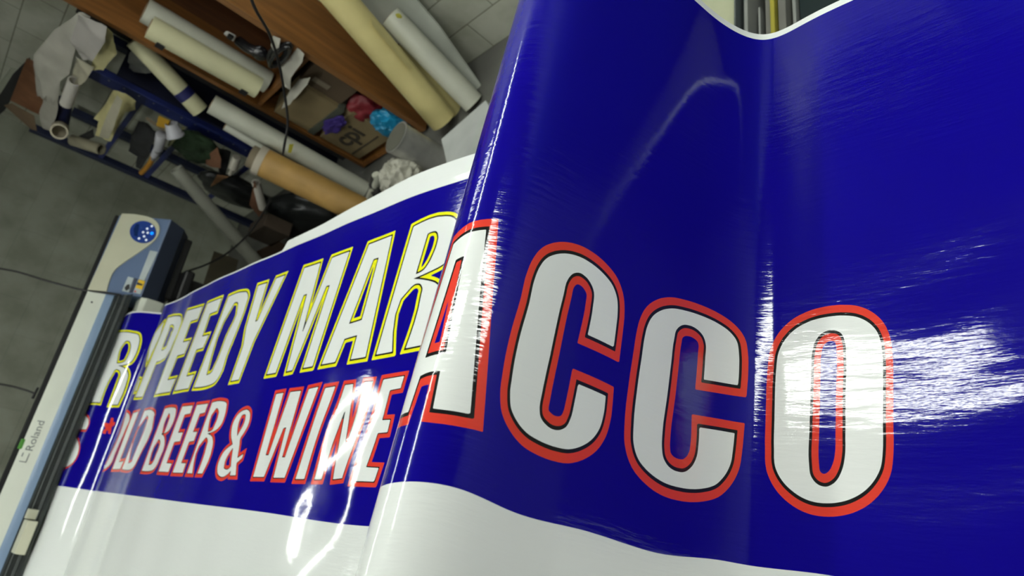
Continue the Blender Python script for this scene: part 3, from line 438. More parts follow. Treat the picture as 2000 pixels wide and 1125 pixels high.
    for n_, a_ in (('letter', dW), ('black_edge', dK), ('outline', dC), ('sheet_u', Ug), ('sheet_v', V)):  # second field is the printed black edge of the letters
        at = me.attributes.new(n_, 'FLOAT', 'POINT'); at.data.foreach_set('value', a_.astype(np.float32).ravel())
    o = bpy.data.objects.new('printed_banner', me); COL.objects.link(o); o.location = org
    # ---- material
    m = bpy.data.materials.new('printed_vinyl'); m.use_nodes = True; nt = m.node_tree; N = nt.nodes; b = N['Principled BSDF']
    def att(n_):
        a = N.new('ShaderNodeAttribute'); a.attribute_name = n_; return a.outputs['Fac']
    def less(x, v):
        k = N.new('ShaderNodeMath'); k.operation = 'LESS_THAN'; nt.links.new(x, k.inputs[0]); k.inputs[1].default_value = v; return k.outputs[0]
    def mix(f, c1, c2):
        k = N.new('ShaderNodeMix'); k.data_type = 'RGBA'
        nt.links.new(f, k.inputs[0])
        for c, i in ((c1, 6), (c2, 7)):
            if isinstance(c, tuple): k.inputs[i].default_value = (*c, 1)
            else: nt.links.new(c, k.inputs[i])
        return k.outputs[2]
    v = att('sheet_v'); u = att('sheet_u')
    WHITE = (.74, .77, .74); BLUE = (.005, .002, .225)
    c = mix(less(v, .88), WHITE, BLUE)
    oc = mix(less(v, .372), (.80, .80, .012), (.68, .050, .030))
    c = mix(less(att('outline'), 0), c, oc)
    c = mix(less(att('black_edge'), 0), c, (.012, .012, .012))
    c = mix(less(att('letter'), 0), c, WHITE)
    c = mix(less(v, 0), c, WHITE)
    nt.links.new(c, b.inputs['Base Color'])
    b.inputs['Roughness'].default_value = .085
    b.inputs['Specular IOR Level'].default_value = .5
    cb = N.new('ShaderNodeCombineXYZ'); nt.links.new(u, cb.inputs[0]); nt.links.new(v, cb.inputs[1])
    mp = N.new('ShaderNodeMapping'); mp.inputs['Scale'].default_value = (16, 95, 1); nt.links.new(cb.outputs[0], mp.inputs[0])
    n1 = N.new('ShaderNodeTexNoise'); n1.inputs['Scale'].default_value = 1; n1.inputs['Detail'].default_value = 4; n1.inputs['Roughness'].default_value = .55
    nt.links.new(mp.outputs[0], n1.inputs['Vector'])
    bp = N.new('ShaderNodeBump'); bp.inputs['Strength'].default_value = .5; bp.inputs['Distance'].default_value = .0009
    nt.links.new(n1.outputs['Fac'], bp.inputs['Height'])
    nt.links.new(bp.outputs['Normal'], b.inputs['Normal'])
    me.materials.append(m)
    return o
banner = build_banner()
tag(banner, 'long glossy blue printed vinyl banner with white, yellow and red lettering, draped from the printer', 'banner')
# ------------------------------------------------------------------ large format printer
def v3(x, y, z): return Vector((x, y, z))
PR = empty('large_format_printer', (-4.1, .45, 0)); tag(PR, 'cream and blue-grey large format printer with a round button panel, feeding out the banner', 'printer')
cream = mat('printer_cream', (.50, .50, .37), .4, noise_a=.05)
cream2 = mat('printer_cover_white', (.60, .63, .54), .35, noise_a=.04)
bluegrey = mat('printer_bluegrey', (.115, .165, .27), .35, noise_a=.05)
slate = mat('printer_slate', (.045, .060, .10), .4)
blk = mat('black_plastic', (.008, .008, .009), .45, noise_a=.1)
paleblue = mat('printer_pale_blue', (.19, .27, .39), .3, noise_a=.04)
Y0, Y1, YP = -.62, 1.04, 1.535
# front cover: cream top sheet, pale blue rolled edge
cov = [(-4.155, 1.10), (-4.12, 1.134), (-4.062, 1.054), (-4.085, 1.03)]
MB().prism(cov, Y0, Y1).build('front_cover', cream2, PR)
arc = [(-4.062, 1.054), (-4.052, 1.044), (-4.042, 1.032), (-4.034, 1.018), (-4.04, 1.006), (-4.08, 1.02)]
MB().prism(arc, Y0, Y1).build('cover_edge', paleblue, PR, smooth=True)
# transparent smoked window below the cover edge
wm = bpy.data.materials.new('smoked_window'); wm.use_nodes = True
wb = wm.node_tree.nodes['Principled BSDF']; wb.inputs['Base Color'].default_value = (.35, .38, .37, 1); wb.inputs['Transmission Weight'].default_value = .93
wb.inputs['Roughness'].default_value = .12; wb.inputs['IOR'].default_value = 1.15
MB().prism([(-4.042, 1.018), (-4.034, 1.018), (-3.886, .961), (-3.888, .957)], Y0, Y1).build('front_window', wm, PR)
for s_ in (.30, .62, .70):  # thin grey strips standing in for light streaks on the window
    a_ = (-4.034 + .148 * s_, 1.0185 - .057 * s_)
    MB().prism([(a_[0], a_[1]), (a_[0] + .004, a_[1] - .0015), (a_[0] + .006, a_[1] + .001), (a_[0] + .002, a_[1] + .003)], Y0, Y1).build('window_streak', mat('streak_grey', (.13, .14, .135), .3), PR)
# works inside: rear wall, carriage rail, platen, pinch rollers
MB().prism([(-4.34, .72), (-4.34, 1.06), (-4.155, 1.10), (-4.19, .98), (-4.17, .72)], Y0, Y1).build('rear_body', mat('printer_dark_body', (.03, .032, .03), .6), PR)
MB().prism([(-4.20, 1.04), (-4.20, 1.150), (-4.158, 1.150), (-4.158, 1.04)], Y0, YP + .0).build('rear_dark_strip', blk, PR)  # black strip along the back of the cover and control housing
MB().prism([(-3.985, .80), (-3.985, .915), (-3.885, .915), (-3.86, .89), (-3.86, .80)], .93, Y1).build('end_cover', cream2, PR, bevel=.006)
MB().prism([(-4.17, .86), (-4.17, .930), (-3.93, .930), (-3.90, .915), (-3.90, .84)], Y0, .925).build('platen', mat('platen_grey', (.07, .075, .07), .4), PR)
MB().tube(v3(-4.11, Y0 + .02, 1.03), v3(-4.11, Y1 - .02, 1.03), .012).build('carriage_rail', mat('rail_steel', (.35, .36, .36), .3, metal=.8), PR, smooth=True)
for k in range(7):
    y = Y0 + .15 + k * .23
    if y > .8: break
    MB().box(-4.09, -4.05, y - .025, y + .025, .985, 1.01).build('pinch_roller_arm', mat('arm_grey', (.07, .075, .07), .5), PR, bevel=.003)
MB().box(-4.10, -4.05, .80, .95, .955, 1.0).build('ink_carriage', mat('carriage_dark', (.03, .04, .045), .4), PR, bevel=.006)
# cream bracket near the open side end
MB().prism([(-4.0, .965), (-4.0, 1.015), (-3.915, 1.010), (-3.895, .97)], -.30, -.15).build('cover_bracket', cream, PR, bevel=.004)
MB().prism([(-3.985, .97), (-3.985, 1.02), (-3.935, 1.022), (-3.93, .975)], -.145, -.10).build('cover_bracket', cream, PR, bevel=.003)
# right hand control housing
A_ = (-4.135, 1.138); B_ = (-3.885, .918)
prof = [A_, B_, (-3.955, .835), (-4.05, .78), (-4.30, .78), (-4.30, 1.05)]
MB().prism(prof, Y1, YP).build('control_housing', bluegrey, PR, bevel=.006)
# darker underside strip
MB().prism([(-3.886, .914), (-3.950, .822), (-4.05, .765), (-4.06, .78), (-3.957, .84)], Y1 + .004, YP - .004).build('lower_panel', slate, PR)
MB().box(-4.26, -4.03, Y1 + .08, YP - .02, .735, .785).build('ink_bay', blk, PR, bevel=.01)
c_ = P(357, 560, X=-4.0); MB().box(-4.1, -3.93, c_.y - .11, c_.y + .09, c_.z - .03, c_.z + .03).build('end_tray', blk, PR, bevel=.015)
MB().box(-4.06, -3.94, .62, .94, .70, .76).build('dryer_bar', blk, PR, bevel=.01)
fx = (Vector((B_[0], 0, B_[1])) - Vector((A_[0], 0, A_[1])));  fl_ = fx.length; fx.normalize(); fn = Vector((-fx.z, 0, fx.x)) if -fx.z > 0 else Vector((fx.z, 0, -fx.x))
def FP(s, y, h=0):  # point on the sloped face: s from the top edge (0..1), y along the printer
    return Vector((A_[0], y, A_[1])) + fx * (s * fl_) + fn * h
# cream face: broad around the buttons, narrowing towards the cover
def smooth_closed(pts, n=6):
    out = []; N_ = len(pts)
    for i in range(N_):
        p0, p1, p2, p3 = [np.array(pts[(i + k - 1) % N_][:2], float) for k in range(4)]
        if pts[i][2] or pts[(i + 1) % N_][2]:
            for k in range(n):
                t = k / n
                a0 = p0 if pts[i][2] else p1 - (p2 - p1); a3 = p3 if pts[(i + 1) % N_][2] else p2 + (p2 - p1)
                out.append(.5 * (2 * p1 + (p2 - a0) * t + (2 * a0 - 5 * p1 + 4 * p2 - a3) * t * t + (3 * p1 - a0 - 3 * p2 + a3) * t ** 3))
        else: out.append(p1)
    return out
def face_from_pixels(pts, h):
    out = []
    for q in smooth_closed(pts):
        r = CM.T @ np.array([(q[0] - 1000) / F, (q[1] - 562.5) / F, 1.0]); o = CAM - np.array(FP(0, 0, h)); nn = np.array(fn)
        t = -(o @ nn) / (r @ nn); out.append(Vector(CAM + r * t))
    return out
def plate(name, pts, m, h0, h1, parent=PR, bevel=0):
    top = face_from_pixels(pts, h1); d = fn * (h1 - h0)
    return MB().hexa([p - d for p in top], top).build(name, m, parent, bevel=bevel)
plate('cream_face', [(238, 417, 0), (262, 418, 0), (292, 424, 1), (308, 436, 1), (311, 452, 1), (301, 470, 1), (275, 490, 1), (240, 514, 1), (222, 530, 1), (212, 552, 1), (208, 569, 0), (171, 566, 0)], cream, .001, .006)
disc = [(279 + 25.5 * math.cos(a) + 4 * math.sin(a), 453 + 21.5 * math.sin(a) - 3 * math.cos(a), 0) for a in [k * 2 * math.pi / 28 for k in range(28)]]
dp = plate('button_panel', disc, mat('button_panel_blue', (.02, .055, .27), .3), .006, .009)
plate('display', [(261, 447, 0), (266, 437, 0), (272, 438, 0), (268, 462, 0), (262, 460, 0)], mat('display_dark', (.01, .03, .12), .2), .008, .0105, parent=dp)
for (bx, by) in [(297, 442), (288, 447), (280, 454), (289, 455), (282, 462), (272, 466), (286, 469), (277, 445)]:
    dim = (bx == 277)
    c = face_from_pixels([(bx, by, 0)], .009)[0]
    MB().tube(c, c + fn * .004, .0062 if not dim else .004, n=14).build('button', mat('button_white', (.85, .87, .9), .3, emit=((.8, .9, 1), .25)) if not dim else mat('button_dim', (.05, .12, .4), .3), dp)
c = face_from_pixels([(297, 456, 0)], .009)[0]
MB().tube(c, c + fn * .004, .0085, n=16).build('lit_button', mat('button_blue_lit', (.01, .2, 1), .3, emit=((.0, .22, 1), .9)), dp)
plate('notice_label', [(293, 489, 0), (308, 492, 0), (282, 548, 0), (271, 545, 0)], mat('label_white', (.42, .47, .47), .6), 0, .003)
plate('warning_label', [(271, 546, 0), (283, 549, 0), (277, 566, 0), (264, 562, 0)], mat('label_yellow', (.75, .48, .02), .6), 0, .004)
plate('warning_label', [(264, 562, 0), (277, 566, 0), (273, 574, 0), (260, 571, 0)], mat('label_white', (.42, .47, .47), .6), 0, .004)
plate('warning_label', [(250, 540, 0), (261, 543, 0), (251, 571, 0), (238, 568, 0)], mat('label_white', (.42, .47, .47), .6), 0, .004)
plate('warning_mark', [(248, 556, 0), (253, 555, 0), (253, 564, 0), (246, 568, 0), (243, 562, 0)], mat('label_black', (.02, .02, .02), .6), .003, .005)
plate('warning_mark', [(268, 551, 0), (279, 555, 0), (277, 558, 0), (267, 556, 0)], mat('label_black', (.02, .02, .02), .6), .003, .005)
plate('warning_mark', [(263, 567, 0), (266, 568, 0), (265, 571, 0), (262, 570, 0)], mat('label_red', (.6, .03, .02), .6), .003, .005)
plate('warning_label', [(262, 543, 0), (267, 544, 0), (258, 571, 0), (252, 571, 0)], mat('label_slate', (.05, .06, .09), .6), 0, .004)
# lettering on the cover
cu_ = Vector((cov[2][0] - cov[1][0], 0, cov[2][1] - cov[1][1])).normalized(); cn_ = Vector((-cu_.z, 0, cu_.x))
rl = mat('lettering_grey', (.12, .13, .13), .5)
lb = Vector((cov[1][0], .105, cov[1][1])) + cu_ * .062 + cn_ * .0012
text_mesh('Roland', 'brand_lettering', rl, lb + Vector((0, .055, 0)), Vector((0, 1, 0)), -cu_, .052, .0003, PR, xs=1.08)
MB().hexa(*[[lb + Vector((0, y_, 0)) - cu_ * s_ + cn_ * h_ for y_, s_ in ((0, .006), (.045, .006), (.045, .010), (0, .010))] for h_ in (0, .001)]).build('brand_mark', rl, PR)
MB().hexa(*[[lb + Vector((0, y_, 0)) - cu_ * s_ + cn_ * h_ for y_, s_ in ((0, .006), (.004, .006), (.004, .040), (0, .040))] for h_ in (0, .001)]).build('brand_mark', rl, PR)
MB().hexa(*[[lb + Vector((0, y_, 0)) - cu_ * s_ + cn_ * h_ for y_, s_ in ((.026, .036), (.045, .036), (.045, .040), (.026, .040))] for h_ in (0, .001)]).build('brand_mark', rl, PR)
MB().tube(Vector((cov[1][0], .98, cov[1][1])) + cu_ * .045, Vector((cov[1][0], .98, cov[1][1])) + cu_ * .045 + cn_ * .003, .005, n=12).build('cover_screw', blk, PR)
MB().box(-4.16, -4.115, .165, .215, 1.10, 1.142).build('green_tape', mat('green_tape', (.07, .28, .03), .5), PR, bevel=.003)
# stand
for y in (-.45, 1.28):
    MB().box(-4.24, -4.16, y - .04, y + .04, .08, .74).build('leg', blk, PR, bevel=.005)
    MB().box(-4.5, -3.85, y - .035, y + .035, .045, .10).build('foot', blk, PR, bevel=.008)
    for x in (-4.45, -3.9):
        MB().tube(v3(x, y - .012, .028), v3(x, y + .012, .028), .028, n=18).build('castor', blk, PR, smooth=True)
MB().tube(v3(-4.2, -.42, .3), v3(-4.2, 1.25, .3), .02).build('stand_bar', blk, PR, smooth=True)

# ------------------------------------------------------------------ cabinet by the shelf wall
YF, YB = 2.26, 2.60
wd = wood('reddish_board', (.15, .062, .014), (.23, .095, .022)); wdd = wood('dark_backing', (.07, .026, .010), (.11, .042, .014))
s23 = YF / 2.3
XLp, XRp = -3.565 * s23, -2.875 * s23
CB = empty('open_cabinet', ((XLp + XRp) / 2, 2.44, 0)); tag(CB, 'tall open brown wooden cabinet against the block wall, crammed with rolls and boxes', 'cabinet')
MB().box(XLp - .016, XLp + .016, YF, YB, .02, 2.3).build('side_panel', wd, CB)
MB().box(XRp - .016, XRp + .016, YF, YB, .02, 2.3).build('side_panel', wd, CB)
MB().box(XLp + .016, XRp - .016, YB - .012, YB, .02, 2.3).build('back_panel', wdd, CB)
MB().box(XLp + .016, XRp - .016, YF + .005, YB - .012, .02, .045).build('bottom_board', wd, CB)
MB().box(XLp + .016, XRp - .016, YF + .005, YB - .012, .765, .785).build('shelf', wd, CB)
MB().box(XLp + .016, XRp - .016, YF, YB - .012, 2.27, 2.3).build('top_board', wd, CB)
MB().box(XRp - .020, XRp + .02, YF - .006, YF, .02, 2.3).build('edge_strip', wood('edge_board', (.17, .075, .022), (.24, .11, .035)), CB)
for (cx_, cy_) in ((313, 88), (476, 178)):
    p = P(cx_, cy_, Y=2.15); MB().box(p.x - .018, p.x + .026, 2.135, YF - .006, p.z - .020, p.z + .020).build('clip', blk, CB, bevel=.003)

vin_w = mat('roll_white', (.46, .47, .385), .5, noise_a=.08); vin_c = mat('roll_cream', (.50, .49, .30), .5, noise_a=.1)
vin_y = mat('roll_yellowed', (.58, .51, .23), .5, noise_s=4, noise_a=.2, dirt=(.46, .40, .17)); core = mat('card_core', (.24, .17, .10), .8)
def roll(name, a, b, r, m, label, group=None, cat='roll', flap=None, c=core, inner=.72):
    """upright roll: film wound round a card core, ends at world points a (top) and b (bottom)"""
    root = empty(name, b); tag(root, label, cat, group)
    MB().tube(a, b, r, n=40, inner=inner).build('wound_film', m, root, smooth=True)
    d = (b - a).normalized(); MB().tube(a - d * .004, b + d * .004, r * inner * .995, n=32, inner=.86).build('core', c, root, smooth=True)
    if flap:
        # loose outer edge of the film standing off the roll
        d2, u2, v2 = MB().frame(a, b); k0, k1 = flap[0], flap[1]; ang = flap[2]
        e = (u2 * math.cos(ang) + v2 * math.sin(ang)); e2 = (u2 * math.cos(ang + .9) + v2 * math.sin(ang + .9))
        L = (b - a)
        pts = [a + L * k0 + e * r, a + L * (k0 + .04) + e2 * r * 1.25, a + L * (k1 - .02) + e2 * r * 1.22, a + L * k1 + e * r]
        q = [p + (e - e2) * .003 for p in pts]
        MB().hexa(pts, q).build('loose_edge', m, root)
    return root
G1 = 'rolls standing on the cabinet shelf'
roll('vinyl_roll', P(283, 20, Y=2.33), P(523, 160, Y=2.34), .066, vin_w, 'thick white roll standing at the back of the cabinet shelf', G1)
roll('vinyl_roll', P(292, 52, Y=2.20), P(505, 172, Y=2.20), .060, vin_c, 'cream roll held by two black clips at the front edge of the cabinet', G1)

# things inside the cabinet, above the shelf
p = P(440, 62, Y=2.3); q = P(460, 78, Y=2.3)
t = empty('power_socket', p); tag(t, 'small white plastic socket hanging beside the white roll in the cabinet', 'socket')
MB().hexa([P(436, 66, Y=2.36), P(443, 60, Y=2.36), P(462, 70, Y=2.36), P(456, 82, Y=2.36)], [P(436, 66, Y=2.32), P(443, 60, Y=2.32), P(462, 70, Y=2.32), P(456, 82, Y=2.32)]).build('body', mat('plastic_white', (.5, .5, .47), .4), t, bevel=.006)
MB().box(*(lambda c: (c.x - .014, c.x + .014, c.y - .014, c.y + .012, c.z - .014, c.z + .014))(P(450, 71, Y=2.315))).build('plug', blk, t, bevel=.003)
t = empty('hand_tool', P(500, 100, Y=2.33)); tag(t, 'black hand tool with a coiled lead lying in front of the white roll', 'tool')
MB().path([P(466, 80, Y=2.36), P(482, 92, Y=2.33), P(500, 100, Y=2.31), P(516, 104, Y=2.31)], .028, n=16).build('handle', mat('tool_black', (.012, .012, .014), .22), t, smooth=True)
MB().blob(P(508, 104, Y=2.31), .05, .03, .045, 3, .15).build('body', mat('tool_black', (.012, .012, .014), .22), t, smooth=True)
t = empty('cable_coil', P(545, 110, Y=2.24)); tag(t, 'bundle of glossy black cable looped over the edge of the cabinet', 'cable')
for k in range(7):
    ang = k * .9; c0 = P(545 + 5 * math.sin(k), 108 + 4 * math.cos(k * 2), Y=2.22 + .012 * k)
    ex = (P(562, 92, Y=2.24) - P(528, 130, Y=2.24)) * .5; ey = (P(556, 118, Y=2.24) - P(536, 100, Y=2.24)) * (.36 + .05 * (k % 3))
    ring = [c0 + ex * math.cos(a) * (1 - .06 * (k % 4)) + ey * math.sin(a) + Vector((0, .012 * math.sin(a + ang), 0)) for a in [j * 2 * math.pi / 12 for j in range(13)]]
    MB().path(ring, .0085, n=8, res=4).build('loop', mat('cable_black_gloss', (.01, .01, .011), .25), t, smooth=True)
paper = mat('scrap_white', (.33, .32, .27), .6, noise_a=.1, noise_s=9); papy = mat('scrap_yellowed', (.46, .42, .20), .6, noise_a=.15, noise_s=9); papc = mat('scrap_cream', (.36, .34, .25), .6, noise_a=.15, noise_s=7)
def scrap(name, pts, m, label, cat='paper', group=None, amp=.012, seed=1, cuts=3):
    o = crumple_sheet(name, [P(x, y, Y=yy) for x, y, yy in pts], m, amp=amp, seed=seed, cuts=cuts); tag(o, label, cat, group); return o
scrap('film_offcut', [(533, 70, 2.25), (548, 76, 2.24), (545, 92, 2.22), (534, 100, 2.24), (529, 88, 2.26)], paper, 'small white offcut sticking up behind the looped black cable', seed=2)
scrap('film_offcut', [(580, 96, 2.24), (594, 106, 2.22), (590, 122, 2.20), (568, 152, 2.19), (567, 177, 2.2), (555, 168, 2.22), (548, 150, 2.24), (546, 132, 2.25), (562, 118, 2.25)], paper, 'curled white film offcut hanging below the looped black cable', seed=5, amp=.02)
scrap('film_offcut', [(606, 152, 2.21), (600, 165, 2.19), (572, 196, 2.18), (566, 205, 2.18), (549, 214, 2.2), (557, 194, 2.22), (566, 178, 2.23), (583, 158, 2.24)], paper, 'folded white film offcut lying on top of the taped cardboard box', seed=8, amp=.02)
# cardboard boxes
def px_box(name, x0, x1, z0, z1, yf, dep, m, parent=None, yaw=0):
    M = MB().box(x0, x1, yf, yf + dep, z0, z1)
    if yaw:
        c = Vector(((x0 + x1) / 2, yf, 0)); R = Matrix.Rotation(yaw, 3, 'Z')
        for v in M.bm.verts: v.co = R @ (v.co - c) + c
    return M
card = mat('cardboard', (.19, .145, .07), .85, noise_s=5, noise_a=.18); cardd = mat('cardboard_dark', (.09, .062, .035), .85, noise_s=5, noise_a=.18)
b0 = P(590, 168, Y=2.27); b1 = P(612, 262, Y=2.27)
t = empty('cardboard_box', ((b0.x + b1.x) / 2, 2.4, b1.z)); tag(t, 'upper brown cardboard box with grey tape along its bottom edge, in the cabinet', 'box', 'boxes in the bottom of the cabinet')
px_box('b', b1.x, b0.x, b1.z + .0, b0.z, 2.27, .27, card).build('carton', card, t, bevel=.004)
px_box('b', b1.x - .002, b0.x + .002, b1.z - .004, b1.z + .04, 2.265, .28, card).build('tape', mat('tape_grey', (.075, .085, .065), .4), t)
px_box('b', b0.x + .0, XRp - .03, b1.z + .03, b0.z + .03, 2.30, .25, cardd).build('side_flap', cardd, t)
MB().box(b0.x + .06, b0.x + .1, 2.294, 2.299, b0.z - .12, b0.z - .02).build('label', mat('label_beige', (.2, .17, .12), .7), t)
c0 = P(690, 220, Y=2.27); c1 = P(701, 312, Y=2.27)
t = empty('cardboard_box', ((c0.x + c1.x) / 2, 2.4, c1.z)); tag(t, 'lower cardboard box with large dark lettering standing on the cabinet bottom', 'box', 'boxes in the bottom of the cabinet')
px_box('b', c1.x, c0.x, c1.z, c0.z, 2.275, .26, card).build('carton', card, t, bevel=.004)
MB().hexa([v3(c1.x, 2.275, c0.z), v3(c0.x, 2.275, c0.z), v3(c0.x - .02, 2.31, c0.z + .03), v3(c1.x + .10, 2.31, c0.z + .03)],
          [v3(c1.x, 2.279, c0.z), v3(c0.x, 2.279, c0.z), v3(c0.x - .02, 2.314, c0.z + .03), v3(c1.x + .10, 2.314, c0.z + .03)]).build('flap', card, t)
ink = mat('box_ink', (.035, .028, .018), .8)
text_mesh('cpi', 'printed_lettering', ink, v3(c1.x + .06, 2.272, c1.z + .125), Vector((1, 0, 0)), Vector((0, 0, 1)), .175, .001, t, xs=1.12, bold=.0035)
MB().box(c1.x + .02, c1.x + .33, 2.270, 2.274, c1.z + .060, c1.z + .068).build('printed_rule', ink, t)
t = MB().blob(P(652, 245, Y=2.245), .10, .02, .045, 5, .6, 2.2).build('purple_cloth', mat('cloth_purple', (.03, .012, .16), .7), smooth=True); tag(t, 'crumpled purple cloth hanging over the corner of the lettered box', 'cloth')
t = MB().blob(P(712, 208, Y=2.34), .11, .07, .10, 9, .35, 2).build('red_bag', mat('bag_red', (.19, .012, .02), .5), smooth=True); tag(t, 'dark red bag wedged between the cardboard boxes in the cabinet', 'bag')
t = MB().blob(P(763, 241, Y=2.27), .10, .07, .125, 4, .22, 3, crease=True).build('plastic_bag', mat('bag_cyan', (.01, .22, .40), .35, noise_s=12, noise_a=.4), smooth=True); tag(t, 'bright blue crumpled plastic bag on top of the lettered box', 'bag')

# ------------------------------------------------------------------ rolls and panels leaning beside the cabinet
G2 = 'rolls leaning beside the cabinet'
roll('vinyl_roll', P(596, -80, Y=2.46), P(866, 236, Y=2.18), .078, vin_y, 'long yellowed roll leaning against the cabinet side, leftmost of the leaning rolls', G2, flap=(.35, .68, 4.2))
roll('vinyl_roll', P(776, 90, Y=2.43), P(893, 220, Y=2.29), .047, vin_y, 'short yellowed roll between the long yellowed one and the white one', G2)
WR = roll('vinyl_roll', P(762, 33, Y=2.47), P(925, 202, Y=2.24), .062, vin_w, 'white roll with a yellow stain leaning against the block wall', G2)
MB().blob(P(779, 31, Y=2.405), .014, .004, .016, 3, .3).build('yellow_stain', mat('stain_yellow', (.45, .42, .06), .6), WR)
# bowed white sheet behind the rolls
def bowed_panel():
    M = MB(); rows = []
    L = [(600, -60), (680, 20), (760, 100), (830, 170), (905, 214)]; R_ = [(770, -60), (822, 10), (860, 55), (905, 120), (946, 178)]
    n = 12
    def lerp(A, t):
        k = min(int(t * (len(A) - 1)), len(A) - 2); f = t * (len(A) - 1) - k; return (A[k][0] + (A[k + 1][0] - A[k][0]) * f, A[k][1] + (A[k + 1][1] - A[k][1]) * f)
    for i in range(n + 1):
        t = i / n; a = lerp(L, t); b = lerp(R_, t); row = []
        for j in range(9):
            s = j / 8; row.append(P(a[0] + (b[0] - a[0]) * s, a[1] + (b[1] - a[1]) * s, Y=2.565 - .22 * t * t - .06 * s * (1 - s)))
        rows.append(row)
    F_ = [[M.bm.verts.new(p) for p in r] for r in rows]; K = [[M.bm.verts.new(p + Vector((0, .012, 0))) for p in r] for r in rows]
    for i in range(n):
        for j in range(8):
            M.bm.faces.new([F_[i][j], F_[i][j + 1], F_[i + 1][j + 1], F_[i + 1][j]]); M.bm.faces.new([K[i][j], K[i + 1][j], K[i + 1][j + 1], K[i][j + 1]])
    for i in range(n):
        for j in (0, 8): M.bm.faces.new([F_[i][j], F_[i + 1][j], K[i + 1][j], K[i][j]])
    for j in range(8):
        for i in (0, n): M.bm.faces.new([F_[i][j], F_[i][j + 1], K[i][j + 1], K[i][j]])
    return M.build('bowed_panel', mat('panel_grey_white', (.36, .38, .33), .45), smooth=True)
tag(bowed_panel(), 'bowed grey-white plastic panel standing behind the leaning rolls', 'panel')
# on the floor
cn = empty('paint_can', P(848, 318, Z=0)); tag(cn, 'shiny round metal tin with a flat lid standing on the floor below the cabinet', 'tin')
base = P(862, 322, Z=0.0); tin = mat('tin_metal', (.46, .46, .43), .28, metal=.6, noise_s=8, noise_a=.3); hh = .30
MB().tube(base, base + v3(0, 0, hh), .088, n=40).build('body', tin, cn, smooth=True)
MB().tube(base + v3(0, 0, hh), base + v3(0, 0, hh + .006), .092, n=40).build('rim', tin, cn, smooth=True)
MB().tube(base + v3(0, 0, hh + .004), base + v3(0, 0, hh + .01), .082, n=40).build('lid', mat('lid_grey', (.12, .12, .095), .6), cn, smooth=True)
wb_ = [P(862, 272, Z=.22), P(948, 196, Z=.22), P(1010, 300, Z=.22), P(885, 372, Z=.22)]
t = MB().hexa([Vector((p.x, p.y, .0)) for p in wb_], wb_).build('white_carton', mat('carton_white', (.42, .44, .42), .6)); tag(t, 'plain white carton on the floor, half hidden by the banner fold', 'carton')
text_mesh('RES', 'printed_lettering', mat('faint_print', (.26, .28, .26), .6), wb_[0] * .45 + wb_[2] * .55, (wb_[1] - wb_[0]), (wb_[0] - wb_[3]), .05, .0006, t)
bpy.data.objects['printed_lettering.001'].location.z += .001
t = MB().blob(P(786, 352, Z=.16), .12, .12, .12, 11, .17, 2.6, sub=5, crease=True).build('crumpled_film', mat('crumple_white', (.42, .41, .34), .6, bump=.5, bump_s=30), smooth=False); tag(t, 'ball of crumpled white film on the floor next to the metal tin', 'waste film')
t = MB().path([P(733, 340, Z=.24), P(738, 352, Z=.2), P(728, 372, Z=.14), P(722, 386, Z=.1)], .022, n=12).build('film_core', vin_w, smooth=True); tag(t, 'short white curled strip between the grey roll and the crumpled film', 'strip')
t = MB().blob(P(752, 366, Z=.10), .08, .08, .09, 2, .3).build('dark_rag', mat('rag_dark', (.02, .018, .016), .9), smooth=True); tag(t, 'black rag on the floor beside the crumpled white film', 'rag')

# ------------------------------------------------------------------ blue steel rack
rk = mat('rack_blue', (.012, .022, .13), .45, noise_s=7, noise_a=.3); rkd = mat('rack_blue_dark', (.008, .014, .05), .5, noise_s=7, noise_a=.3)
YR_ = 2.28
a0 = P(182, 146, Y=YR_); a1 = P(505, 312, Y=YR_); l0 = P(92, 261, Y=YR_); l1 = P(402, 412, Y=YR_)
xr_ = (a0.x + a1.x) / 2; xl_ = (l0.x + l1.x) / 2
RK = empty('steel_rack', ((xr_ + xl_) / 2, YR_ + .15, 0)); tag(RK, 'dark blue steel rack with broad uprights and cross rails, hung with film scraps', 'rack')
MB().box(xr_ - .055, xr_ + .055, YR_, YR_ + .05, 0, a0.z + .02).build('upright', rk, RK, bevel=.004)
MB().box(xr_ + .055, xr_ + .075, YR_ + .04, YR_ + .28, 0, a0.z - .10).build('side_bracing', mat('rack_blue_black', (.005, .007, .026), .6), RK)  # bracing in a near-black blue
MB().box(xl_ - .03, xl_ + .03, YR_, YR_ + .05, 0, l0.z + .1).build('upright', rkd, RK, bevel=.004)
for (ax, ay, bx_, by_) in ((268, 204, 203, 304), (366, 262, 284, 348), (482, 322, 402, 402)):
    p = P(ax, ay, Y=YR_); q = P(bx_, by_, Y=YR_); z = (p.z + q.z) / 2
    MB().box(xl_ + .03, xr_ - .055, YR_ + .01, YR_ + .04, z - .016, z + .016).build('cross_rail', rk, RK, bevel=.003)
for k in range(14):
    z = a0.z - .08 - k * .085
    if z < .1: break
    MB().tube(v3(xr_ + .03, YR_ - .002, z), v3(xr_ + .03, YR_ + .001, z), .006, n=10).build('rivet', mat('rivet_steel', (.25, .27, .3), .3, metal=.6), RK)
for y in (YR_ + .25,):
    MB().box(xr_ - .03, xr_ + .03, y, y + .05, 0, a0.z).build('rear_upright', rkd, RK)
    MB().box(xl_ - .03, xl_ + .03, y, y + .05, 0, a0.z).build('rear_upright', rkd, RK)

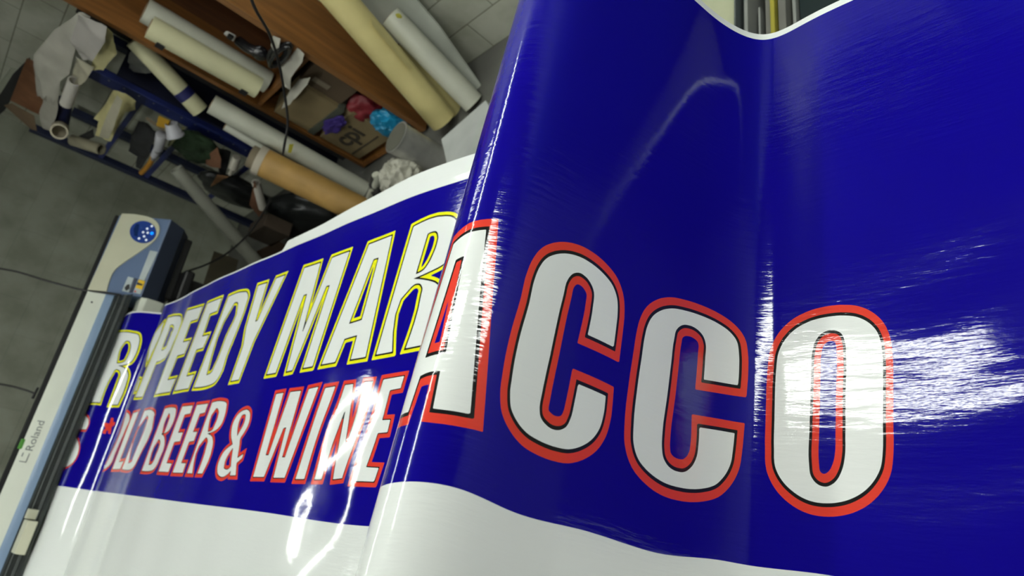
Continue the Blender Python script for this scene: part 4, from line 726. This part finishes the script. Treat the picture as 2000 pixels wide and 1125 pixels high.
# scraps and oddments hanging on and around the rack
G3 = 'film scraps hung on the blue rack'
scrap('film_scrap', [(152, 27, 2.2), (178, 32, 2.18), (150, 72, 2.16), (147, 95, 2.16), (135, 145, 2.14), (117, 160, 2.12), (112, 225, 2.1), (101, 254, 2.1), (82, 251, 2.12), (75, 222, 2.12), (86, 191, 2.1), (71, 191, 2.14), (66, 107, 2.18), (105, 60, 2.22)], paper, 'largest long white film scrap hanging at the far left of the rack', group=G3, seed=12, amp=.02, cuts=4)
scrap('film_scrap', [(152, 27, 2.14), (208, 54, 2.12), (203, 85, 2.08), (182, 118, 2.07), (160, 119, 2.09), (150, 100, 2.12), (138, 76, 2.13), (150, 42, 2.15)], mat('scrap_greyish', (.29, .275, .25), .6, noise_a=.1), 'folded greyish film sheet hanging right of the long white scrap', group=G3, seed=22, amp=.02, cuts=4)
scrap('film_scrap', [(208, 54, 2.15), (220, 63, 2.16), (226, 108, 2.15), (213, 121, 2.14), (203, 136, 2.12), (176, 137, 2.12), (181, 118, 2.14), (200, 90, 2.16)], papy, 'yellowed film scrap tucked behind the folded greyish sheet', group=G3, seed=32, amp=.02, cuts=4)
scrap('film_scrap', [(170, 122, 2.12), (182, 134, 2.1), (166, 160, 2.1), (140, 176, 2.1), (120, 200, 2.12), (118, 178, 2.14), (140, 150, 2.16), (150, 108, 2.16)], papc, 'crumpled dull scrap above the small white tube', group=G3, seed=42, amp=.03, cuts=4)
t = MB().tube(P(146, 158, Y=2.12), P(129, 203, Y=2.06), .034, n=24, inner=.8).build('film_tube', mat('tube_white', (.45, .43, .38), .5), smooth=True); tag(t, 'small white tube hanging above the navy tube', 'tube')
t = empty('card_tube', P(117, 250, Y=2.05)); tag(t, 'navy covered cardboard tube with an open cream end pointing down', 'tube')
MB().tube(P(127, 196, Y=2.2), P(118, 250, Y=2.12), .042, n=32, inner=.85).build('navy_wrap', mat('wrap_navy', (.01, .015, .07), .5), t, smooth=True)
MB().tube(P(118, 248, Y=2.12), P(115.5, 257, Y=1.98), .046, n=32, inner=.8).build('open_end', mat('tube_end_cream', (.42, .38, .28), .7), t, smooth=True)
scrap('paper_bundle', [(220, 178, 2.2), (243, 186, 2.18), (265, 198, 2.18), (262, 218, 2.17), (243, 222, 2.14), (232, 243, 2.1), (217, 276, 2.06), (185, 267, 2.08), (192, 238, 2.12), (184, 230, 2.14), (205, 205, 2.18)], papy, 'bundle of folded yellowed paper hanging between the first cross rails', group=G3, seed=52, amp=.03, cuts=4)
scrap('paper_bundle', [(228, 186, 2.12), (240, 196, 2.1), (222, 250, 2.03), (212, 273, 2.02), (194, 266, 2.03), (208, 226, 2.08)], papc, 'narrow folded cream sheet in front of the yellowed paper bundle', group=G3, seed=62, amp=.015, cuts=3)
t = MB().tube(P(142, 274, Y=2.1), P(198, 292, Y=2.05), .036, .036, n=24, inner=.8).build('card_tube', mat('tube_beige', (.24, .22, .15), .6), smooth=True); tag(t, 'dull beige tube lying across the foot of the hanging paper bundle', 'tube')
scrap('black_strip', [(145, 271, 2.13), (182, 252, 2.12), (184, 268, 2.1), (157, 281, 2.11)], mat('strip_black', (.012, .012, .012), .6), 'short black strip left of the hanging paper bundle', 'strip', seed=3, amp=.01)
scrap('dark_garment', [(270, 238, 2.18), (290, 246, 2.15), (307, 257, 2.15), (297, 282, 2.1), (290, 307, 2.08), (274, 332, 2.08), (265, 326, 2.1), (268, 306, 2.12), (250, 296, 2.13), (258, 262, 2.16)], mat('cloth_black', (.012, .013, .013), .9), 'black cloth hanging from the upright between the first and second cross rails', 'cloth', seed=72, amp=.035, cuts=4)
t = empty('sample_fan', P(300, 240, Y=2.12)); tag(t, 'thin wooden stirring stick crossing behind the yellow packet', 'stick')
MB().hexa([P(283, 232, Y=2.12), P(288, 228, Y=2.12), P(322, 252, Y=2.1), P(319, 257, Y=2.1)], [P(283, 232, Y=2.13), P(288, 228, Y=2.13), P(322, 252, Y=2.11), P(319, 257, Y=2.11)]).build('stick_body', mat('stick_tan', (.17, .13, .08), .7), t)
t.name = 'wooden_stick'
t = MB().hexa([P(310, 225, Y=2.10), P(333, 236, Y=2.10), P(327, 252, Y=2.09), P(305, 246, Y=2.09)], [P(310, 225, Y=2.14), P(333, 236, Y=2.14), P(327, 252, Y=2.13), P(305, 246, Y=2.13)]).build('yellow_packet', mat('packet_yellow', (.50, .28, .015), .5), bevel=.006); tag(t, 'orange-yellow packet hanging on the broad blue upright', 'packet')
t = empty('plastic_cup', P(338, 252, Y=2.08)); tag(t, 'upturned white plastic cup beside the yellow packet', 'cup')
MB().tube(P(334, 241, Y=2.1), P(343, 266, Y=2.06), .036, .05, n=28, inner=.9).build('cup_wall', mat('cup_white', (.42, .42, .45), .4), t, smooth=True)
MB().tube(P(342, 264, Y=2.063), P(343.5, 267, Y=2.058), .053, n=28, inner=.92).build('rim', mat('cup_white', (.42, .42, .45), .4), t, smooth=True)
for (x0, y0, x1, y1, rr, lb_) in ((316, 262, 309, 292, .034, 'white plastic bottle hanging just below the yellow packet'), (310, 288, 300, 306, .027, 'small white crumpled tube under the white plastic bottle')):
    t = empty('plastic_bottle', P(x1, y1, Y=2.07)); tag(t, lb_, 'bottle', 'small bottles hung on the rack')
    MB().tube(P(x0, y0, Y=2.1), P(x1, y1, Y=2.06), rr, rr * .8, n=24).build('bottle_body', mat('cup_white', (.42, .42, .45), .4), t, smooth=True, bevel=.004)
    MB().tube(P(x1, y1, Y=2.06), P(x1 - 1.5, y1 + 5, Y=2.055), rr * .5, n=16).build('cap', mat('cap_grey', (.2, .2, .2), .5), t, smooth=True)
t = empty('cutter', P(285, 325, Y=2.07)); tag(t, 'knife with an orange handle hanging below the white bottles', 'knife')
MB().path([P(299, 308, Y=2.08), P(292, 320, Y=2.07), P(284, 330, Y=2.07), P(276, 338, Y=2.07)], .017, n=10).build('handle', mat('handle_orange', (.42, .19, .015), .4), t, smooth=True)
MB().hexa([P(299, 309, Y=2.08), P(303, 303, Y=2.08), P(305, 299, Y=2.08), P(301, 302, Y=2.08)], [P(299, 309, Y=2.085), P(303, 303, Y=2.085), P(305, 299, Y=2.085), P(301, 302, Y=2.085)]).build('blade', mat('rivet_steel', (.25, .27, .3), .3, metal=.6), t)
t = MB().tube(P(358, 250, Y=2.15), P(330, 284, Y=2.12), .009, n=10).build('bamboo_cane', mat('cane_green', (.22, .22, .11), .6), smooth=True); tag(t, 'thin pale cane beside the white cup', 'cane')
t = MB().blob(P(384, 288, Y=2.2), .15, .07, .15, 6, .3, 2.4).build('green_cloth', mat('cloth_green', (.010, .028, .008), .95, bump=.6, bump_s=60), smooth=True); tag(t, 'dark green bundled cloth between the second and third cross rails', 'cloth')
scrap('card_piece', [(402, 306, 2.16), (424, 289, 2.16), (432, 312, 2.12), (430, 330, 2.1), (412, 326, 2.12), (392, 318, 2.16)], mat('card_rust', (.15, .065, .03), .8), 'rust brown piece of card beside the green cloth', 'card', seed=4)
scrap('card_piece', [(424, 342, 2.1), (447, 345, 2.1), (428, 356, 2.1), (410, 366, 2.1)], mat('card_orange', (.26, .13, .05), .8), 'orange-brown folded card below the rust brown piece', 'card', seed=14)
scrap('dark_pouch', [(425, 290, 2.2), (450, 300, 2.2), (440, 345, 2.16), (428, 335, 2.16)], mat('cloth_black', (.012, .013, .013), .9), 'black pouch hanging between the brown card and the white bottle', 'pouch', seed=24, amp=.03)
t = empty('spray_bottle', P(455, 325, Y=2.12)); tag(t, 'slim white bottle beside the black pouch near the third cross rail', 'bottle')
MB().tube(P(463, 307, Y=2.14), P(455, 328, Y=2.1), .026, .03, n=20).build('bottle_body', mat('cup_cream', (.38, .36, .3), .5), t, smooth=True)
MB().tube(P(455, 328, Y=2.1), P(449, 341, Y=2.08), .012, n=14).build('nozzle', mat('cup_cream', (.38, .36, .3), .5), t, smooth=True)
t = MB().blob(P(458, 372, Y=2.18), .15, .08, .26, 7, .25, 2).build('rubbish_bag', mat('bag_black', (.014, .016, .016), .35, noise_a=.3), smooth=True); tag(t, 'black rubbish bag slumped behind the lower end of the rack', 'bag')
t = MB().blob(P(590, 428, Y=2.00), .34, .10, .24, 17, .22, 1.6).build('rubbish_bag', mat('bag_black', (.014, .016, .016), .35, noise_a=.3), smooth=True); tag(t, 'large black bag in the dark below the brown paper roll', 'bag')
scrap('brown_board', [(52, 114, 2.25), (74, 124, 2.2), (92, 214, 2.16), (80, 226, 2.16), (20, 196, 2.2)], wood('plywood', (.11, .045, .018), (.16, .07, .03)), 'reddish brown board behind the long white film scrap', 'board', seed=1, amp=.002)
scrap('tan_board', [(8, 206, 2.22), (22, 202, 2.2), (66, 226, 2.14), (72, 256, 2.12), (60, 252, 2.14)], mat('board_tan', (.13, .085, .045), .8), 'narrow tan board below the reddish brown board', 'board', seed=1, amp=.002)
scrap('dark_backing', [(58, 112, 2.3), (62, 122, 2.3), (10, 215, 2.28), (-14, 235, 2.28), (-10, 170, 2.3), (20, 150, 2.3)], mat('board_black', (.012, .012, .012), .8), 'nearly black sheet standing in for shade behind the tan board', 'board', seed=1, amp=.004)  # black sheet put in for the shade at the far left
scrap('pale_strip', [(22, 131, 2.1), (32, 134, 2.1), (8, 172, 2.1), (-14, 206, 2.1), (-20, 188, 2.1)], mat('strip_pale', (.2, .21, .16), .6), 'pale diagonal strip at the far left edge', 'strip', seed=1, amp=.004)
scrap('clear_film', [(252, 104, 2.38), (280, 100, 2.36), (300, 130, 2.34), (305, 146, 2.34), (270, 145, 2.36), (250, 136, 2.38)], mat('film_grey', (.14, .145, .13), .35), 'greyish crumpled film in the gap behind the leaning taped tube', 'film', seed=44, amp=.04, cuts=4)
# black board filling the gap between rack and cabinet
t = MB().box(-3.94, -3.56, 2.50, 2.58, 0, 1.75).build('gap_board', mat('board_black', (.012, .012, .012), .8)); tag(t, 'black board filling the gap between the blue rack and the cabinet', 'board')

# tubes and rolls in front
t = empty('taped_tube', P(393, 216, Y=2.02)); tag(t, 'cream tube with a band of navy tape leaning across the cabinet edge', 'tube')
ta, tb = P(262, 78, Y=2.34), P(391, 216, Y=2.20)
MB().tube(ta, tb, .052, n=32, inner=.85).build('tube_body', vin_c, t, smooth=True)
MB().tube(ta.lerp(tb, .69), ta.lerp(tb, .80), .0535, n=32).build('tape_band', mat('tape_navy', (.012, .014, .09), .35), t, smooth=True)
G4 = 'rolls leaning in front of the rack'
GR = roll('vinyl_roll', P(413, 203, Y=2.16), P(735, 384, Y=2.07), .058, vin_w, 'long grey-white roll between the cabinet and the brown paper roll', G4, inner=.5)
MB().hexa([P(x, y, Y=2.045) for x, y in ((565, 282), (574, 281), (569, 299), (562, 298))], [P(x, y, Y=2.052) for x, y in ((565, 282), (574, 281), (569, 299), (562, 298))]).build('yellow_tape', mat('tape_yellow', (.42, .40, .04), .5), GR)
roll('vinyl_roll', P(440, 246, Y=2.10), P(560, 318, Y=2.06), .026, mat('roll_white_thin', (.46, .47, .40), .45), 'thin white roll behind the long grey-white one', G4)
a_, b_ = P(506, 313, Y=1.98), P(730, 424, Y=1.86)
t = empty('brown_paper_roll', b_); tag(t, 'thick tan roll wrapped in brown paper with a torn white end', 'roll')
MB().tube(a_, b_, .088, n=44, inner=.9).build('paper_wrap', mat('kraft_paper', (.42, .25, .07), .55, noise_s=6, noise_a=.2, bump=.15, bump_s=14), t, smooth=True)
dd = (b_ - a_).normalized()
MB().tube(a_ - dd * .012, a_ + dd * .03, .091, n=44, inner=.86).build('torn_edge', mat('torn_white', (.42, .38, .3), .7), t, smooth=True)
MB().tube(a_ - dd * .055, a_ + dd * .05, .07, n=36, inner=.8).build('core', mat('card_core_grey', (.17, .14, .09), .8), t, smooth=True)
t = MB().tube(P(344, 330, Y=2.02), P(500, 512, Y=1.72), .043, .050, n=32, inner=.8).build('grey_tube', mat('tube_grey', (.25, .255, .21), .5, noise_a=.12), smooth=True); tag(t, 'long grey tube leaning diagonally in front of the rack', 'tube')
scrap('pale_scrap', [(345, 348, 1.98), (350, 352, 1.98), (358, 368, 1.97), (352, 364, 1.97)], paper, 'tiny white torn scrap on the side of the grey tube', seed=5, amp=.004)
t = MB().tube(P(500, 356, Y=1.93), P(513, 406, Y=1.88), .026, n=20, inner=.8).build('white_tube', mat('tube_white', (.45, .43, .38), .5), smooth=True); tag(t, 'short white tube hanging under the brown paper roll', 'tube')
t = MB().hexa([P(x, y, Y=1.9) for x, y in ((487, 400), (497, 352), (516, 420), (530, 455))], [P(x, y, Y=1.93) for x, y in ((487, 400), (497, 352), (516, 420), (530, 455))]).build('rust_board', mat('card_rust', (.15, .065, .03), .8)); tag(t, 'rust coloured board edge behind the short white tube', 'board')
t = MB().box(*(lambda a, b: (b.x, a.x, 1.80, 1.90, b.z, a.z))(P(515, 440, Y=1.8), P(530, 482, Y=1.8))).build('carton', mat('card_dim', (.045, .03, .018), .85), bevel=.004); tag(t, 'dark brown carton below the short white tube', 'carton')
t = MB().hexa([P(x, y, Y=1.66) for x, y in ((418, 490), (466, 508), (452, 560), (395, 560))], [P(x, y, Y=1.72) for x, y in ((418, 490), (466, 508), (452, 560), (395, 560))]).build('cardboard_sheet', mat('card_olive', (.075, .06, .032), .85)); tag(t, 'olive brown cardboard sheet beside the printer, behind the banner edge', 'cardboard')
t = MB().hexa([P(x, y, Y=1.80) for x, y in ((498, 492), (545, 470), (568, 486), (505, 530))], [P(x, y, Y=1.84) for x, y in ((498, 492), (545, 470), (568, 486), (505, 530))]).build('cardboard_sheet', mat('card_brown', (.10, .055, .03), .85)); tag(t, 'brown cardboard flap right of the foot of the grey tube', 'cardboard')

TC = empty('unseen_dark_cabinet', (1.05, 2.38, 0)); tag(TC, 'unseen dark teal two-door cabinet added to darken what the banner reflects', 'cabinet')  # out of view, added to darken reflections in the banner
teal = mat('teal_metal', (.012, .035, .04), .5)
MB().box(-.2, 2.3, 2.18, 2.58, .05, 2.3).build('body', teal, TC, bevel=.004)
for x0, x1, hx in ((-.19, 1.04, .96), (1.05, 2.29, 1.13)):
    d_ = MB().box(x0, x1, 2.165, 2.179, .08, 2.27).build('door', teal, TC, bevel=.003)
    MB().box(hx - .012, hx + .012, 2.14, 2.164, 1.05, 1.2).build('handle', mat('handle_steel', (.3, .3, .3), .3, metal=.8), d_, bevel=.003)
MB().box(-.18, 2.28, 2.2, 2.56, 0, .05).build('plinth', blk, TC)

# cables
cbl = mat('cable_black', (.01, .009, .009), .5)
def cable(name, pts, r, label, m=cbl):
    o = MB().path(pts, r, n=8, res=8).build(name, m, smooth=True); tag(o, label, 'cable'); return o
cable('hanging_cable', [P(484, -20, Y=1.7), P(500, 20, Y=1.7), P(527, 68, Y=1.75), P(545, 125, Y=1.8), P(556, 185, Y=1.8), P(562, 240, Y=1.75), P(556, 280, Y=1.7), P(553, 300, Y=1.74)], .006, 'thin black cable hanging down in front of the cabinet')
cable('floor_cable', [P(528, 392, Y=1.72), P(505, 430, Y=1.68), P(478, 465, Y=1.62), P(440, 497, Y=1.56), P(400, 518, Y=1.5), P(366, 530, Y=1.42), P(345, 540, Y=1.36)], .0065, 'black cable sagging from the clutter to the side of the printer')
cable('wall_cable', [P(-30, 520, X=-4.3), P(30, 530, X=-4.26), P(90, 548, X=-4.22), P(150, 564, X=-4.16), P(172, 568, X=-4.125), P(200, 571, X=-4.06), P(236, 576, X=-3.95)], .0055, 'thin dark cable running over the printer cover beside the control housing')
cable('wall_cable', [P(-30, 745, X=-4.4), P(20, 754, X=-4.38), P(50, 762, X=-4.36), P(66, 768, X=-4.34)], .0055, 'thin dark cable ending in a connector behind the lower part of the printer')
t = MB().hexa([P(72, 756, X=-4.34), P(77, 757, X=-4.34), P(66, 780, X=-4.34), P(60, 778, X=-4.34)], [P(72, 756, X=-4.30), P(77, 757, X=-4.30), P(66, 780, X=-4.30), P(60, 778, X=-4.30)]).build('cable_connector', blk, bevel=.004); tag(t, 'small black connector at the end of the lower wall cable', 'connector')

# ------------------------------------------------------------------ what shows through the notch of the banner
G5 = 'boards stored on the floor beyond the banner notch'
def plank(x0, x1, z0, z1, m, label, y0=1.15, y1=2.25, name='stored_board', cat='board', group=G5):
    a = P(x0, 30, Z=.15); b = P(x1, 30, Z=.15)
    t = MB().box(a.x, b.x - .003, y0, y1, z0, z1).build(name, m, bevel=.002); tag(t, label, cat, group); return t
plank(1330, 1436, 0, .15, mat('foam_cream', (.44, .46, .30), .7), 'wide cream foam slab on the floor seen through the notch', name='foam_slab', cat='slab', group=None)
plank(1437, 1442, 0, .16, mat('alu_dark', (.10, .12, .12), .35, metal=.6), 'narrow dark metal channel next to the cream slab')
plank(1442, 1447, 0, .18, mat('alu_bright', (.34, .38, .38), .25, metal=.7), 'bright narrow metal channel next to the cream slab')
plank(1448, 1458, 0, .14, mat('alu_dark', (.10, .12, .12), .35, metal=.6), 'broad dark metal channel right of the bright one')
plank(1459, 1468, 0, .17, mat('board_light_grey', (.26, .27, .25), .6), 'light grey board standing on edge left of the black gap')
plank(1475, 1481, 0, .13, mat('board_light_grey', (.26, .27, .25), .6), 'low light grey board inside the black gap', y1=1.72)
plank(1483, 1494, 0, .10, mat('board_black', (.012, .012, .012), .8), 'black board left of the grey and yellow boards')
plank(1495, 1508, 0, .15, mat('board_mid_grey', (.16, .16, .14), .6), 'mid grey board touching the yellow board')
plank(1508, 1519, 0, .165, mat('board_yellow', (.34, .30, .03), .6), 'yellow board standing between two grey boards')
plank(1520, 1537, 0, .15, mat('board_mid_grey', (.16, .16, .14), .6), 'mid grey board on the right of the yellow board')
plank(1540, 1549, 0, .12, mat('board_light_grey', (.26, .27, .25), .6), 'short light grey board right of the yellow board', y1=1.72)
plank(1552, 1700, 0, .11, mat('sheet_teal_black', (.004, .016, .018), .5), 'dark teal sheet at the right end of the stored boards')
